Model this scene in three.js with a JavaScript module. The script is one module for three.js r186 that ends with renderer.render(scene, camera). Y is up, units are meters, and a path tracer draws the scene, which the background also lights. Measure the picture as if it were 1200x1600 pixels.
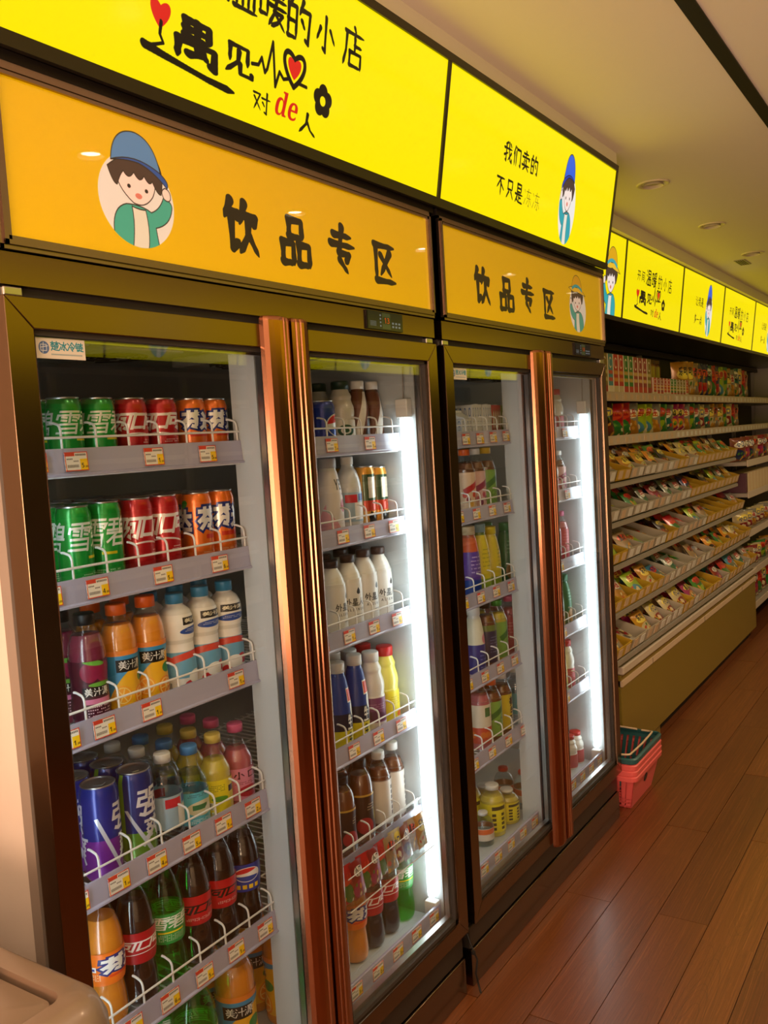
import * as THREE from 'three';
import { RoundedBoxGeometry } from 'three/addons/geometries/RoundedBoxGeometry.js';
import { mergeGeometries, toCreasedNormals } from 'three/addons/utils/BufferGeometryUtils.js';
import { RectAreaLightUniformsLib } from 'three/addons/lights/RectAreaLightUniformsLib.js';

// ---------------------------------------------------------------- camera, lights, exposure
RectAreaLightUniformsLib.init();
const scene = new THREE.Scene();
scene.background = new THREE.Color(0x2a1a10);
const FOCAL = 1396.5;                                       // in pixels of the 1200 x 1600 frame
const camera = new THREE.PerspectiveCamera(2 * Math.atan(800 / FOCAL) * 180 / Math.PI, 0.75, 0.02, 60);
camera.position.set(1.0808, 1.43, 0.7443);
camera.rotation.set(-0.0786, 0.5845, -0.0606, 'YXZ');
camera.updateMatrixWorld(true);
const renderer = new THREE.WebGLRenderer({ antialias: true });
renderer.toneMapping = THREE.LinearToneMapping;
renderer.toneMappingExposure = 1.0;
renderer.shadowMap.enabled = true;
const WARM = new THREE.Color(1.0, 0.74, 0.46);
const LAMP_CD = 2.6;                                         // ceiling downlights
const LED_RADIANCE = 2.8;                                    // cooler tubes
const ADDED_FRONT_GLOW = new THREE.Color(1.0, 0.64, 0.42);         // added glow of the unseen shop front
const ADDED_FRONT_RADIANCE = 10.5;
const ADDED_WARMER_RADIANCE = 5.5;  // added orange lamp behind the freezer
const BOX_YELLOW = new THREE.Color(1.0, 0.8, 0.03);
const BOX_RADIANCE = 0.25;

// a photo pixel gives a direction; the plane it is cut with gives the distance
function pixelRay(u, v) {
  return new THREE.Vector3((u - 600) / FOCAL, -(v - 800) / FOCAL, -1).applyQuaternion(camera.quaternion);
}
function onX(u, v, x) { const d = pixelRay(u, v), t = (x - camera.position.x) / d.x; return d.multiplyScalar(t).add(camera.position); }

// ---------------------------------------------------------------- helpers
let seed = 7;
const rnd = () => { seed = (seed * 1664525 + 1013904223) >>> 0; return seed / 4294967296; };
const rr = (a, b) => a + (b - a) * rnd();
const pick = (a) => a[Math.floor(rnd() * a.length)];
const taken = new Map();
function numbered(n) { const k = taken.get(n) ?? 0; taken.set(n, k + 1); return k ? n + '_' + String(k).padStart(3, '0') : n; }
function thing(name, label, category, pos = [0, 0, 0], group) {
  const o = new THREE.Group(); o.name = numbered(name); o.position.set(...pos); o.userData = { label, category };
  if (group) o.userData.group = group;
  scene.add(o); return o;
}
function part(parent, name, geo, mat, pos) {
  const m = new THREE.Mesh(geo, mat); m.name = name; m.castShadow = m.receiveShadow = true;
  if (pos) m.position.set(...pos);
  parent.add(m); return m;
}
function struct(name, geo, mat, label) {
  const m = new THREE.Mesh(geo, mat); m.name = name; m.userData = { kind: 'structure', label }; m.castShadow = m.receiveShadow = true; scene.add(m); return m;
}
const bx = (x0, x1, y0, y1, z0, z1) => new THREE.BoxGeometry(x1 - x0, y1 - y0, z1 - z0).translate((x0 + x1) / 2, (y0 + y1) / 2, (z0 + z1) / 2);
const rb = (x0, x1, y0, y1, z0, z1, r = 0.004, s = 2) => new RoundedBoxGeometry(x1 - x0, y1 - y0, z1 - z0, s, r).translate((x0 + x1) / 2, (y0 + y1) / 2, (z0 + z1) / 2);
const merge = (gs) => mergeGeometries(gs.map((g) => { const h = g.index ? g.toNonIndexed() : g; for (const k of Object.keys(h.attributes)) if (!['position', 'normal', 'uv'].includes(k)) h.deleteAttribute(k); return h; }));
function rod(a, b, r, n = 6) {
  const A = new THREE.Vector3(...a), B = new THREE.Vector3(...b), d = B.clone().sub(A), g = new THREE.CylinderGeometry(r, r, d.length(), n, 1);
  g.applyQuaternion(new THREE.Quaternion().setFromUnitVectors(new THREE.Vector3(0, 1, 0), d.clone().normalize()));
  return g.translate((a[0] + b[0]) / 2, (a[1] + b[1]) / 2, (a[2] + b[2]) / 2);
}
function tube(pts, r, seg = 12, n = 6) { return new THREE.TubeGeometry(new THREE.CatmullRomCurve3(pts.map((p) => new THREE.Vector3(...p)), false, 'catmullrom', 0.1), seg, r, n); }
function canvas(w, h, draw) { const c = document.createElement('canvas'); c.width = w; c.height = h; const x = c.getContext('2d'); draw(x, w, h); const t = new THREE.CanvasTexture(c); t.colorSpace = THREE.SRGBColorSpace; t.anisotropy = 8; t.wrapS = THREE.RepeatWrapping; return t; }
const lin = (r, g, b) => new THREE.Color().setRGB(r, g, b);
const std = (o) => new THREE.MeshStandardMaterial(o);
const phy = (o) => new THREE.MeshPhysicalMaterial(o);
function areaLight(color, intensity, w, h, pos, target, name) {
  const l = new THREE.RectAreaLight(color, intensity, w, h); l.position.set(...pos); l.lookAt(...target); l.name = name; scene.add(l); return l;
}

// ---------------------------------------------------------------- brush lettering
const GLYPH = {
  饮: '28 8 12 38|22 26 46 26 40 38|28 38 28 88 46 72|62 8 48 44|58 28 90 28 82 46|70 38 68 62 46 92|70 60 92 92',
  品: '32 10 32 42|32 10 68 10 68 42|32 40 68 40|12 52 12 90|12 52 42 52 42 90|12 87 42 87|58 52 58 90|58 52 88 52 88 90|58 87 88 87',
  专: '22 22 80 22|50 5 42 40 38 56|12 40 90 40|38 56 72 56 58 74|40 70 64 92',
  区: '14 14 88 14|18 14 18 88|70 26 34 74|36 34 74 74|18 86 90 86',
  我: '44 8 20 18|8 34 92 34|30 16 30 90 20 84|10 66 48 52|58 8 62 50 76 84 90 90 90 74|84 50 52 84|74 12 84 24',
  们: '28 8 10 44|20 34 20 92|42 12 48 22|40 28 40 92|52 16 88 16 88 88 78 82',
  卖: '24 16 78 16|50 5 50 30|10 32 90 32 82 44|34 44 42 50|28 56 36 62|8 68 92 68|54 42 52 68 16 92|58 74 84 92',
  的: '28 6 20 24|14 24 14 88|14 24 42 24 42 88|14 54 42 54|14 86 42 86|64 6 52 36|58 24 90 24 86 86 74 80|62 46 72 60',
  不: '10 16 90 16|54 16 12 62|52 34 52 92|60 46 88 66',
  只: '26 12 26 52|26 12 74 12 74 52|26 50 74 50|38 60 14 90|62 60 88 90',
  是: '28 8 28 44|28 8 72 8 72 44|28 26 72 26|28 43 72 43|8 54 92 54|50 54 50 84|50 68 76 68|30 62 10 92|24 76 46 88 94 90',
  冻: '10 18 20 30|8 84 26 52|36 22 92 22|56 8 42 52 90 52|68 34 68 90 58 84|52 62 38 84|80 60 94 80',
  暖: '10 18 10 78|10 18 32 18 32 78|10 46 32 46|10 76 32 76|86 8 46 16|48 24 54 34|66 22 68 32|86 20 78 34|42 40 92 40|40 54 94 54|60 40 56 64 38 92|54 64 82 64 66 82 46 92|58 66 90 92',
  小: '50 8 50 88 38 80|28 36 14 66|70 34 90 62',
  店: '50 4 56 14|14 18 90 18|20 18 18 60 8 92|54 26 54 58|54 42 82 42|34 58 34 90|34 58 80 58 80 90|34 87 80 87',
  开: '16 16 84 16|8 48 92 48|34 16 32 56 14 92|66 16 66 92',
  间: '16 8 24 18|14 26 14 92|34 14 86 14 86 88 76 82|34 36 34 74|34 36 64 36 64 74|34 55 64 55|34 73 64 73',
  温: '12 12 22 22|8 36 18 46|8 86 24 58|38 10 38 46|38 10 80 10 80 46|38 28 80 28|38 45 80 45|34 56 34 88|34 56 86 56 86 88|52 56 52 88|69 56 69 88|26 89 96 89',
  禺: '30 6 30 42|30 6 80 6 80 42|30 24 80 24|30 41 80 41|55 6 55 78|16 52 14 92|16 52 94 52 94 92 84 86|38 78 74 70|66 62 78 80',
  见: '24 12 24 60|24 12 76 12 76 60|50 24 48 56 14 92|54 58 56 88 90 88 90 74',
  对: '10 22 42 22 14 84|14 36 46 82|52 34 94 34|76 10 76 90 64 84|56 50 66 64',
  人: '50 8 44 50 10 92|48 40 66 72 92 92',
  雪: '16 8 84 8|10 22 90 22 84 36|10 22 8 36|50 8 50 48|24 30 38 32|24 42 38 44|62 30 76 32|62 42 76 44|18 58 80 58 80 94|22 75 80 75|14 92 80 92',
  碧: '10 10 46 10|10 26 44 26|8 44 48 44|28 10 28 44|70 4 62 14|58 14 58 46|58 14 88 14 88 46|58 30 88 30|58 45 88 45|8 54 92 54|44 54 12 82|34 70 34 94|34 70 78 70 78 94|34 92 78 92',
  可: '8 14 92 14|76 14 76 90 62 84|20 34 20 66|20 34 52 34 52 66|20 64 52 64',
  口: '20 16 20 86|20 16 80 16 80 86|20 82 80 82',
  乐: '78 8 24 18|24 18 18 50 88 50|52 26 52 90 40 84|30 62 14 82|70 60 90 80',
  芬: '8 20 92 20|32 8 32 32|68 8 68 32|40 34 10 62|58 34 90 62|28 60 74 60 70 90 58 86|46 60 22 92',
  达: '36 30 92 30|62 8 60 40 36 70|62 40 90 68|12 12 22 24|6 44 24 44 20 76|6 88 24 76 50 90 96 90',
  强: '10 14 38 14 38 34 12 34 10 56 40 56 34 90 22 86|52 10 52 30 88 30 88 10 52 10|50 42 50 66 90 66 90 42 50 42|70 32 70 88|44 90 84 86|84 76 94 92',
  爽: '10 16 90 16|52 8 50 40 12 92|54 46 88 92|20 28 38 42|36 26 20 42|22 52 38 66|38 50 20 66|66 28 82 42|82 26 66 42|66 52 82 66|82 50 66 66',
  美: '32 6 40 16|68 6 60 16|14 20 86 20|20 34 80 34|8 48 92 48|50 20 50 48|12 64 88 64|50 50 46 66 12 92|54 66 90 92',
  汁: '14 12 24 22|8 36 20 46|8 88 26 56|34 44 94 44|64 10 64 92',
  源: '12 12 20 20|8 36 18 44|8 88 24 56|34 12 94 12|38 12 36 60 26 90|64 14 56 24|48 26 48 54|48 26 82 26 82 54|48 40 82 40|48 53 82 53|66 54 66 90 58 86|50 64 40 82|80 64 92 82',
  楚: '6 18 46 18|26 6 26 48|26 20 8 42|28 22 44 40|54 18 94 18|74 6 74 48|74 20 56 42|76 22 92 40|12 54 88 54 82 64|50 54 50 86|50 70 78 70|26 64 10 92|24 78 50 88 94 92',
  冰: '10 18 22 30|8 86 26 54|62 8 62 88 52 82|34 34 54 34 32 80|88 26 68 46|66 44 94 86',
  冷: '10 18 22 30|8 86 26 54|62 6 32 46|62 8 94 44|56 38 64 48|40 58 84 58 62 82|50 72 66 92',
  链: '22 6 8 34|18 24 40 24|12 42 40 42|10 58 40 58|26 42 26 88 42 78|58 22 94 22|74 8 60 44 92 44|76 32 76 80|56 60 94 60|44 14 52 22|44 40 54 40 50 70|42 90 54 76 70 88 96 90',
  外: '30 8 10 56|24 28 50 28 40 60 12 92|22 46 38 58|70 6 70 92|72 36 92 54',
  星: '28 8 28 40|28 8 72 8 72 40|28 24 72 24|28 39 72 39|28 50 14 66|22 60 84 60|26 76 78 76|50 46 50 92|8 92 92 92',
  电: '18 20 18 70|18 20 80 20 80 70|18 45 80 45|18 68 80 68|48 6 48 88 92 88 92 74',
  生: '30 8 14 40|24 28 84 28|20 54 82 54|50 8 50 90|8 90 92 90',
  榨: '6 30 44 30|24 8 24 92|24 34 8 66|26 40 42 60|66 4 72 14|50 16 50 26|50 18 92 18 88 28|64 24 52 38|74 24 88 36|62 36 50 58|58 46 94 46|70 46 70 94|70 60 90 60|70 76 90 76',
  鲜: '24 6 10 28|18 16 40 16 34 28|12 30 12 66|12 30 46 30 46 66|12 48 46 48|12 65 46 65|28 30 28 66|8 90 50 86|60 10 66 22|88 10 82 22|56 28 94 28|58 46 92 46|54 64 96 64|75 28 75 94',
  让: '14 10 24 20|8 36 24 36 24 82 38 70|64 10 64 86|64 42 90 42|40 88 94 88',
  多: '50 4 22 32|42 16 76 16 24 48|44 26 54 34|60 40 22 74|52 54 88 54 20 94|52 66 62 74',
  一: '8 50 92 48',
  点: '50 6 50 42|50 24 84 24|24 42 24 70|24 42 78 42 78 70|24 68 78 68|18 78 10 92|36 80 40 92|56 80 62 92|76 78 90 92',
};
// brush: width swells and thins along each stroke; plain: even width
function brush(c, pts, w, plain) {
  const n = pts.length / 2;
  if (plain) { c.lineWidth = w; c.lineCap = 'square'; c.lineJoin = 'miter'; c.beginPath(); for (let i = 0; i < n; i++) c[i ? 'lineTo' : 'moveTo'](pts[2 * i], pts[2 * i + 1]); c.stroke(); return; }
  let L = 0; for (let i = 1; i < n; i++) L += Math.hypot(pts[2 * i] - pts[2 * i - 2], pts[2 * i + 1] - pts[2 * i - 1]);
  let s = 0;
  for (let i = 1; i < n; i++) {
    const x0 = pts[2 * i - 2], y0 = pts[2 * i - 1], dx = pts[2 * i] - x0, dy = pts[2 * i + 1] - y0, l = Math.hypot(dx, dy), k = Math.max(2, Math.ceil(l / (w * 0.12)));
    for (let j = 0; j <= k; j++) {
      const t = (s + l * j / k) / L, r = w * 0.5 * (0.74 + 0.36 * Math.pow(Math.abs(1 - 1.9 * t), 1.4)) * (i === n - 1 && j > k * 0.72 ? 1 - 0.75 * (j / k - 0.72) / 0.28 : 1);
      c.beginPath(); c.ellipse(x0 + dx * j / k, y0 + dy * j / k, r * 1.1, r * 0.85, 0.6, 0, 7); c.fill();
    }
    s += l;
  }
}
function write(c, text, x, y, size, o = {}) {
  const { color = '#141008', w = 0.1, gap = 1, sx = 1, slant = 0, plain = false, dx = size * gap * sx, dy = 0, outline } = o;
  [...text].forEach((ch, i) => {
    const g = GLYPH[ch];
    if (!g) return;
    const go = (col, ww) => {
      c.save(); c.translate(x + dx * i, y + dy * i); c.transform(sx, 0, -slant, 1, slant * size * 0.5, 0); c.fillStyle = c.strokeStyle = col;
      for (const st of g.split('|')) brush(c, st.split(' ').map((k) => k * size / 100), size * ww, plain || ww > w);
      c.restore();
    };
    if (outline) go(outline, w * 2.1);
    go(color, w);
  });
}
function heart(c, x, y, s, col, line) {
  c.beginPath(); c.moveTo(x, y + s); c.bezierCurveTo(x - s * 1.5, y - s * 0.1, x - s * 0.8, y - s * 1.1, x, y - s * 0.35); c.bezierCurveTo(x + s * 0.8, y - s * 1.1, x + s * 1.5, y - s * 0.1, x, y + s);
  if (line) { c.lineWidth = line; c.strokeStyle = col; c.stroke(); } else { c.fillStyle = col; c.fill(); }
}
// the slogan lettering: x, y, k place the block
function slogan(c, X, Y) {                                   // X(s) and Y(height fraction) give canvas pixels
  const u = X(0.1) - X(0), ink = '#120d06';
  heart(c, X(0.29), Y(0.375), u * 0.24, '#e0231a');
  c.fillStyle = c.strokeStyle = ink;
  brush(c, [X(0.292), Y(0.33), X(0.290), Y(0.27), X(0.298), Y(0.235), X(0.275), Y(0.205), X(0.258), Y(0.195)], u * 0.06);
  brush(c, [X(0.258), Y(0.195), X(0.30), Y(0.18), X(0.35), Y(0.165), X(0.40), Y(0.15), X(0.463), Y(0.142)], u * 0.13, false);
  write(c, '禺', X(0.313), Y(0.41), u * 0.66, { w: 0.19, sx: 1.6 });
  write(c, '见', X(0.428), Y(0.41), u * 0.54, { w: 0.14, sx: 1.6 });
  c.lineWidth = u * 0.06; c.lineJoin = 'round'; c.lineCap = 'round'; c.strokeStyle = ink; c.beginPath();
  [[0.505, 0.335], [0.522, 0.345], [0.53, 0.39], [0.54, 0.32], [0.546, 0.345], [0.558, 0.5], [0.57, 0.27], [0.58, 0.36], [0.592, 0.33], [0.606, 0.345]].forEach(([s, h], i) => c[i ? 'lineTo' : 'moveTo'](X(s), Y(h)));
  c.stroke();
  heart(c, X(0.622), Y(0.425), u * 0.34, ink, u * 0.09); heart(c, X(0.622), Y(0.425), u * 0.22, '#e0231a');
  c.strokeStyle = ink; c.lineWidth = u * 0.06; c.beginPath(); c.moveTo(X(0.632), Y(0.345)); c.lineTo(X(0.66), Y(0.345)); c.stroke();
  write(c, '对', X(0.508), Y(0.225), u * 0.42, { w: 0.08, sx: 1.3 });
  c.fillStyle = '#d81e16'; c.font = `italic bold ${Math.round(u * 0.56)}px serif`; c.textAlign = 'center'; c.fillText('de', X(0.602), Y(0.125));
  write(c, '人', X(0.64), Y(0.21), u * 0.42, { w: 0.13, sx: 1.4 });
  c.fillStyle = ink; for (let k = 0; k < 5; k++) { const a = k * 1.2566 - 1.57; c.beginPath(); c.arc(X(0.713) + Math.cos(a) * u * 0.16, Y(0.31) + Math.sin(a) * u * 0.16, u * 0.14, 0, 7); c.fill(); }
  c.fillStyle = '#ffe600'; c.beginPath(); c.arc(X(0.713), Y(0.31), u * 0.09, 0, 7); c.fill();
}
// plain child in a cap on an oval medallion
function child(c, x, y, w, h, o = {}) {
  const { cap = '#4c86c8', capDark = '#2f57a6', coat = '#3fb0a0', flip = 1, oval = true, straw = false } = o;
  c.save(); c.translate(x, y); c.scale(w / 2 * flip, h / 2);
  if (oval) { c.fillStyle = '#efe9e2'; c.beginPath(); c.ellipse(0, 0.18, 1, 0.82, 0, 0, 7); c.fill(); }
  c.save(); c.beginPath(); c.ellipse(0, 0.18, 1, 0.82, 0, 0, 7); if (oval) c.clip();
  const shape = (col, pts) => { c.fillStyle = col; c.beginPath(); c.moveTo(pts[0], pts[1]); for (let i = 2; i < pts.length; i += 4) c.quadraticCurveTo(pts[i], pts[i + 1], pts[i + 2], pts[i + 3]); c.closePath(); c.fill(); c.strokeStyle = '#2a2420'; c.lineWidth = 0.018; c.stroke(); };
  shape(coat, [-0.65, 0.95, -0.75, 0.4, -0.3, 0.28, 0.1, 0.24, 0.35, 0.34, 0.6, 0.25, 0.72, 0.02, 0.98, 0.06, 0.94, 0.2, 0.86, 0.5, 0.45, 0.6, 0.5, 0.9, 0.55, 1.1, 0, 1.2, -0.65, 0.95]);
  shape('#e9e4d2', [-0.16, 0.3, 0, 0.34, 0.2, 0.32, 0.3, 0.7, 0.2, 1.05, 0, 1.1, -0.2, 1.0, -0.1, 0.6, -0.16, 0.3]);
  c.restore();
  shape('#f6e2d6', [0.74, 0.04, 0.62, -0.1, 0.78, -0.16, 0.95, -0.14, 0.92, 0.02, 0.86, 0.1, 0.74, 0.04]);
  shape('#f8e4da', [-0.52, -0.3, -0.55, 0.02, -0.1, 0.24, 0.2, 0.3, 0.42, 0.06, 0.55, -0.12, 0.52, -0.36, 0, -0.5, -0.52, -0.3]);
  shape('#4a3832', [-0.72, -0.3, -0.6, 0.0, -0.5, -0.02, -0.42, -0.2, -0.32, -0.28, -0.2, -0.12, -0.05, -0.3, 0.1, -0.1, 0.22, -0.28, 0.35, -0.1, 0.44, -0.22, 0.56, 0.0, 0.66, -0.02, 0.8, -0.4, 0.6, -0.6, 0, -0.8, -0.72, -0.3]);
  c.fillStyle = '#2a2420'; c.beginPath(); c.ellipse(-0.2, -0.04, 0.045, 0.035, 0, 0, 7); c.ellipse(0.26, -0.02, 0.045, 0.035, 0, 0, 7); c.fill();
  c.fillStyle = '#e08070'; c.beginPath(); c.ellipse(0.04, 0.1, 0.09, 0.05, 0, 0, 7); c.fill();
  shape(straw ? '#e2a818' : cap, [-0.62, -0.42, -0.55, -0.98, 0.02, -1.0, 0.55, -0.98, 0.68, -0.4, 0.2, -0.6, -0.62, -0.42]);
  shape(straw ? '#f0c030' : capDark, straw ? [-1.0, -0.34, -0.4, -0.62, 0.1, -0.56, 0.7, -0.6, 1.0, -0.5, 0.5, -0.34, 0, -0.42, -0.5, -0.36, -1.0, -0.34] : [-0.62, -0.42, 0, -0.66, 0.68, -0.4, 0.95, -0.26, 0.84, -0.16, 0.5, -0.42, 0.1, -0.48, -0.2, -0.5, -0.62, -0.42]);
  if (straw) { c.strokeStyle = '#3aa8b0'; c.lineWidth = 0.1; c.beginPath(); c.moveTo(-0.6, -0.48); c.quadraticCurveTo(0, -0.76, 0.62, -0.5); c.stroke(); }
  c.restore();
}

// ---------------------------------------------------------------- materials
function woodTexture(base, s) {
  return canvas(256, 1024, (c, w, h) => {
    seed = s; c.fillStyle = base; c.fillRect(0, 0, w, h);
    for (let i = 0; i < 420; i++) { const x = rr(-10, w), y = rr(-200, h), l = rr(80, 500), a = rr(0.06, 0.22); c.strokeStyle = rnd() < 0.55 ? `rgba(50,20,6,${a})` : `rgba(205,130,70,${a})`; c.lineWidth = rr(0.6, 2.6); c.beginPath(); c.moveTo(x, y); c.bezierCurveTo(x + rr(-9, 9), y + l * 0.3, x + rr(-9, 9), y + l * 0.6, x + rr(-6, 6), y + l); c.stroke(); }
    for (let k = 0; k < 3; k++) { const x = rr(50, 200), y = rr(100, 900); for (let i = 1; i < 12; i++) { c.strokeStyle = `rgba(50,18,4,${rr(0.12, 0.28)})`; c.lineWidth = rr(0.8, 2); c.beginPath(); c.ellipse(x, y, i * rr(4.5, 6), i * rr(20, 28), rr(-0.06, 0.06), 0, 7); c.stroke(); } }
    for (let i = 0; i < 1500; i++) { c.fillStyle = `rgba(40,16,4,${rr(0.05, 0.22)})`; c.fillRect(rr(0, w), rr(0, h), rr(0.6, 1.4), rr(4, 18)); }
  });
}
const woodMats = ['#693716', '#5f3013', '#713d1a', '#643311'].map((b, i) => { const t = woodTexture(b, 31 + i * 17); return phy({ map: t, bumpMap: t, bumpScale: 0.0006, roughness: 0.42, clearcoat: 0.35, clearcoatRoughness: 0.22 }); });
function brushed(w, h, n, along) {
  const d = new Uint8Array(w * h * 4); seed = n;
  for (let y = 0; y < h; y++) { const row = rr(120, 215); for (let x = 0; x < w; x++) { const v = row + rr(-14, 14); const i = (y * w + x) * 4; d[i] = d[i + 1] = d[i + 2] = v; d[i + 3] = 255; } }
  const t = new THREE.DataTexture(d, w, h); t.wrapS = t.wrapT = THREE.RepeatWrapping; t.magFilter = THREE.LinearFilter; t.needsUpdate = true; return t;
}
const M = {
  ceiling: std({ color: lin(0.84, 0.78, 0.7), roughness: 0.92 }),
  wall: std({ color: lin(0.6, 0.55, 0.47), roughness: 0.9 }),
  subfloor: std({ color: 0x2a1408, roughness: 0.8 }),
  black: std({ color: 0x0b0908, roughness: 0.55 }),
  darkMetal: phy({ color: lin(0.05, 0.04, 0.032), metalness: 0.6, roughness: 0.28 }),
  bronze: phy({ color: lin(0.24, 0.155, 0.1), metalness: 1, roughness: 0.2, roughnessMap: null }),
  orangeLitBronze: phy({ color: lin(0.46, 0.2, 0.11), metalness: 1, roughness: 0.19 }),  // same metal as the door frames, orange light worked into the colour
  signFrame: phy({ color: lin(0.34, 0.25, 0.19), metalness: 1, roughness: 0.26 }),
  alu: phy({ color: lin(0.62, 0.6, 0.58), metalness: 1, roughness: 0.28 }),
  liner: std({ color: lin(0.5, 0.54, 0.56), roughness: 0.5 }),
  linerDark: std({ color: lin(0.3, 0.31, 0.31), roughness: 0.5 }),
  sidePanel: std({ color: lin(0.74, 0.7, 0.66), roughness: 0.5 }),
  greyTrim: std({ color: lin(0.3, 0.26, 0.23), roughness: 0.5 }),
  gasket: std({ color: lin(0.035, 0.028, 0.025), roughness: 0.6 }),
  wire: std({ color: lin(0.78, 0.78, 0.78), roughness: 0.35 }),
  rail: phy({ color: lin(0.43, 0.42, 0.58), roughness: 0.25, clearcoat: 0.5, clearcoatRoughness: 0.1 }),
  glass: phy({ color: lin(0.93, 0.95, 0.94), transmission: 1, roughness: 0.0, thickness: 0, ior: 1.5 }),
  clear: phy({ color: lin(0.97, 0.98, 0.98), transmission: 1, roughness: 0.03, thickness: 0, ior: 1.45 }),
  led: std({ color: 0x000000, emissive: lin(0.86, 0.96, 1.0), emissiveIntensity: 8 }),
  white: std({ color: lin(0.78, 0.77, 0.74), roughness: 0.45 }),
  cabinetYellow: phy({ color: lin(0.26, 0.18, 0.024), roughness: 0.35, clearcoat: 0.3 }),
  binYellow: phy({ color: lin(0.6, 0.38, 0.025), roughness: 0.35, clearcoat: 0.3 }),
  binWhite: phy({ color: lin(0.52, 0.47, 0.39), roughness: 0.35, clearcoat: 0.3 }),
  shelfMetal: std({ color: lin(0.42, 0.38, 0.33), roughness: 0.4, metalness: 0.3 }),
  shelfRail: std({ color: lin(0.62, 0.52, 0.43), roughness: 0.35 }),
  backPanel: std({ color: lin(0.09, 0.075, 0.055), roughness: 0.7 }),
  pink: phy({ color: lin(0.82, 0.13, 0.13), roughness: 0.35, clearcoat: 0.2 }),
  teal: phy({ color: lin(0.025, 0.11, 0.125), roughness: 0.35, clearcoat: 0.2 }),
  freezer: phy({ color: lin(0.21, 0.15, 0.108), roughness: 0.38, clearcoat: 0.25 }),
  freezerDark: std({ color: lin(0.05, 0.04, 0.035), roughness: 0.6 }),
  cream: std({ color: lin(0.7, 0.52, 0.36), roughness: 0.4 }),
};

// ---------------------------------------------------------------- the room
const CEIL = 2.37;
{
  const floor = struct('floor', bx(-0.95, 3.3, -0.08, -0.004, -9.2, 3.4), M.subfloor, 'dark subfloor under brown wood planks');
  // planks laid along the aisle, staggered half a length from row to row
  const wid = 0.1425, len = 1.2, variants = [];
  for (let i = 0; i < 12; i++) {
    const g = new THREE.BoxGeometry(wid - 0.0022, 0.012, len - 0.002), p = g.attributes.position, nn = g.attributes.normal, uv = g.attributes.uv;
    const u0 = (i * 0.37) % 1, v0 = (i * 0.61) % 1;
    for (let k = 0; k < p.count; k++) if (nn.getY(k) > 0.5) uv.setXY(k, u0 * 0.3 + (p.getX(k) / wid + 0.5) * 0.7, v0 + (p.getZ(k) / len + 0.5) * 0.9);
    variants.push(g);
  }
  woodMats.forEach((m) => { m.map.wrapT = THREE.RepeatWrapping; });
  seed = 99;
  for (let k = -2; k < 19; k++) {
    const x = 0.0145 + wid * (k + 0.5), off = (k & 1) ? -1.165 : -1.765;
    for (let j = -6; j < 4; j++) {
      const zc = off + len * (j + 0.5);
      if (zc < -8.4 || zc > 3.0) continue;
      part(floor, 'plank', pick(variants), pick(woodMats), [x, -0.006 + rr(-0.0004, 0.0004), zc]);
    }
  }
  struct('ceiling', bx(-0.95, 3.3, CEIL, CEIL + 0.1, -9.2, 3.4), M.ceiling, 'plain beige plaster ceiling');
  struct('wall_left', bx(-0.95, -0.85, 0, CEIL, -9.2, 3.4), M.wall, 'wall behind the coolers and shelves');
  struct('wall_right', bx(3.2, 3.3, 0, CEIL, -9.2, 3.4), M.wall, 'wall behind the opposite shelves');
  struct('wall_back', bx(-0.95, 3.3, 0, CEIL, -9.3, -9.2), M.wall, 'far end wall of the aisle');
  struct('wall_front', merge([bx(-0.95, -0.55, 0, CEIL, 3.4, 3.5), bx(2.75, 3.3, 0, CEIL, 3.4, 3.5), bx(-0.55, 2.75, 2.25, CEIL, 3.4, 3.5)]), M.wall, 'entrance wall around the added shop front');
  struct('trim_1', bx(-0.85, 0.064, 2.308, CEIL, -2.378, 0.9), M.ceiling, 'soffit above the coolers');
  struct('trim_2', bx(-0.85, -0.235, 2.308, CEIL, -9.2, -2.378), M.ceiling, 'soffit above the snack shelves');
  struct('trim_3', bx(0.535, 0.572, CEIL - 0.004, CEIL + 0.002, -9.2, 3.3), M.black, 'long black slot running along the ceiling');
  // added unseen shop front: glowing panes and an up-tilted lamp brighten the ceiling
  const d = new THREE.Group(); d.name = 'door_1'; d.userData = { kind: 'structure', label: 'added unseen glass shop front glowing to warm the aisle' }; scene.add(d);
  part(d, 'door_frame', merge([bx(-0.55, -0.49, 0, 2.25, 3.41, 3.47), bx(2.69, 2.75, 0, 2.25, 3.41, 3.47), bx(-0.49, 2.69, 2.19, 2.25, 3.41, 3.47), bx(0.54, 0.6, 0, 2.19, 3.41, 3.47), bx(1.6, 1.66, 0, 2.19, 3.41, 3.47)]), M.darkMetal);
  const frosted = std({ color: 0x000000, emissive: ADDED_FRONT_GLOW, emissiveIntensity: 1.6 });
  for (const [a, b] of [[-0.49, 0.54], [0.6, 1.6], [1.66, 2.69]]) part(d, 'pane', bx(a, b, 0.02, 2.19, 3.435, 3.445), frosted);
  areaLight(ADDED_FRONT_GLOW, ADDED_FRONT_RADIANCE, 3.1, 1.6, [1.1, 0.95, 3.12], [1.1, 2.2, 0.6], 'added_front_glow');
}
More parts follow.
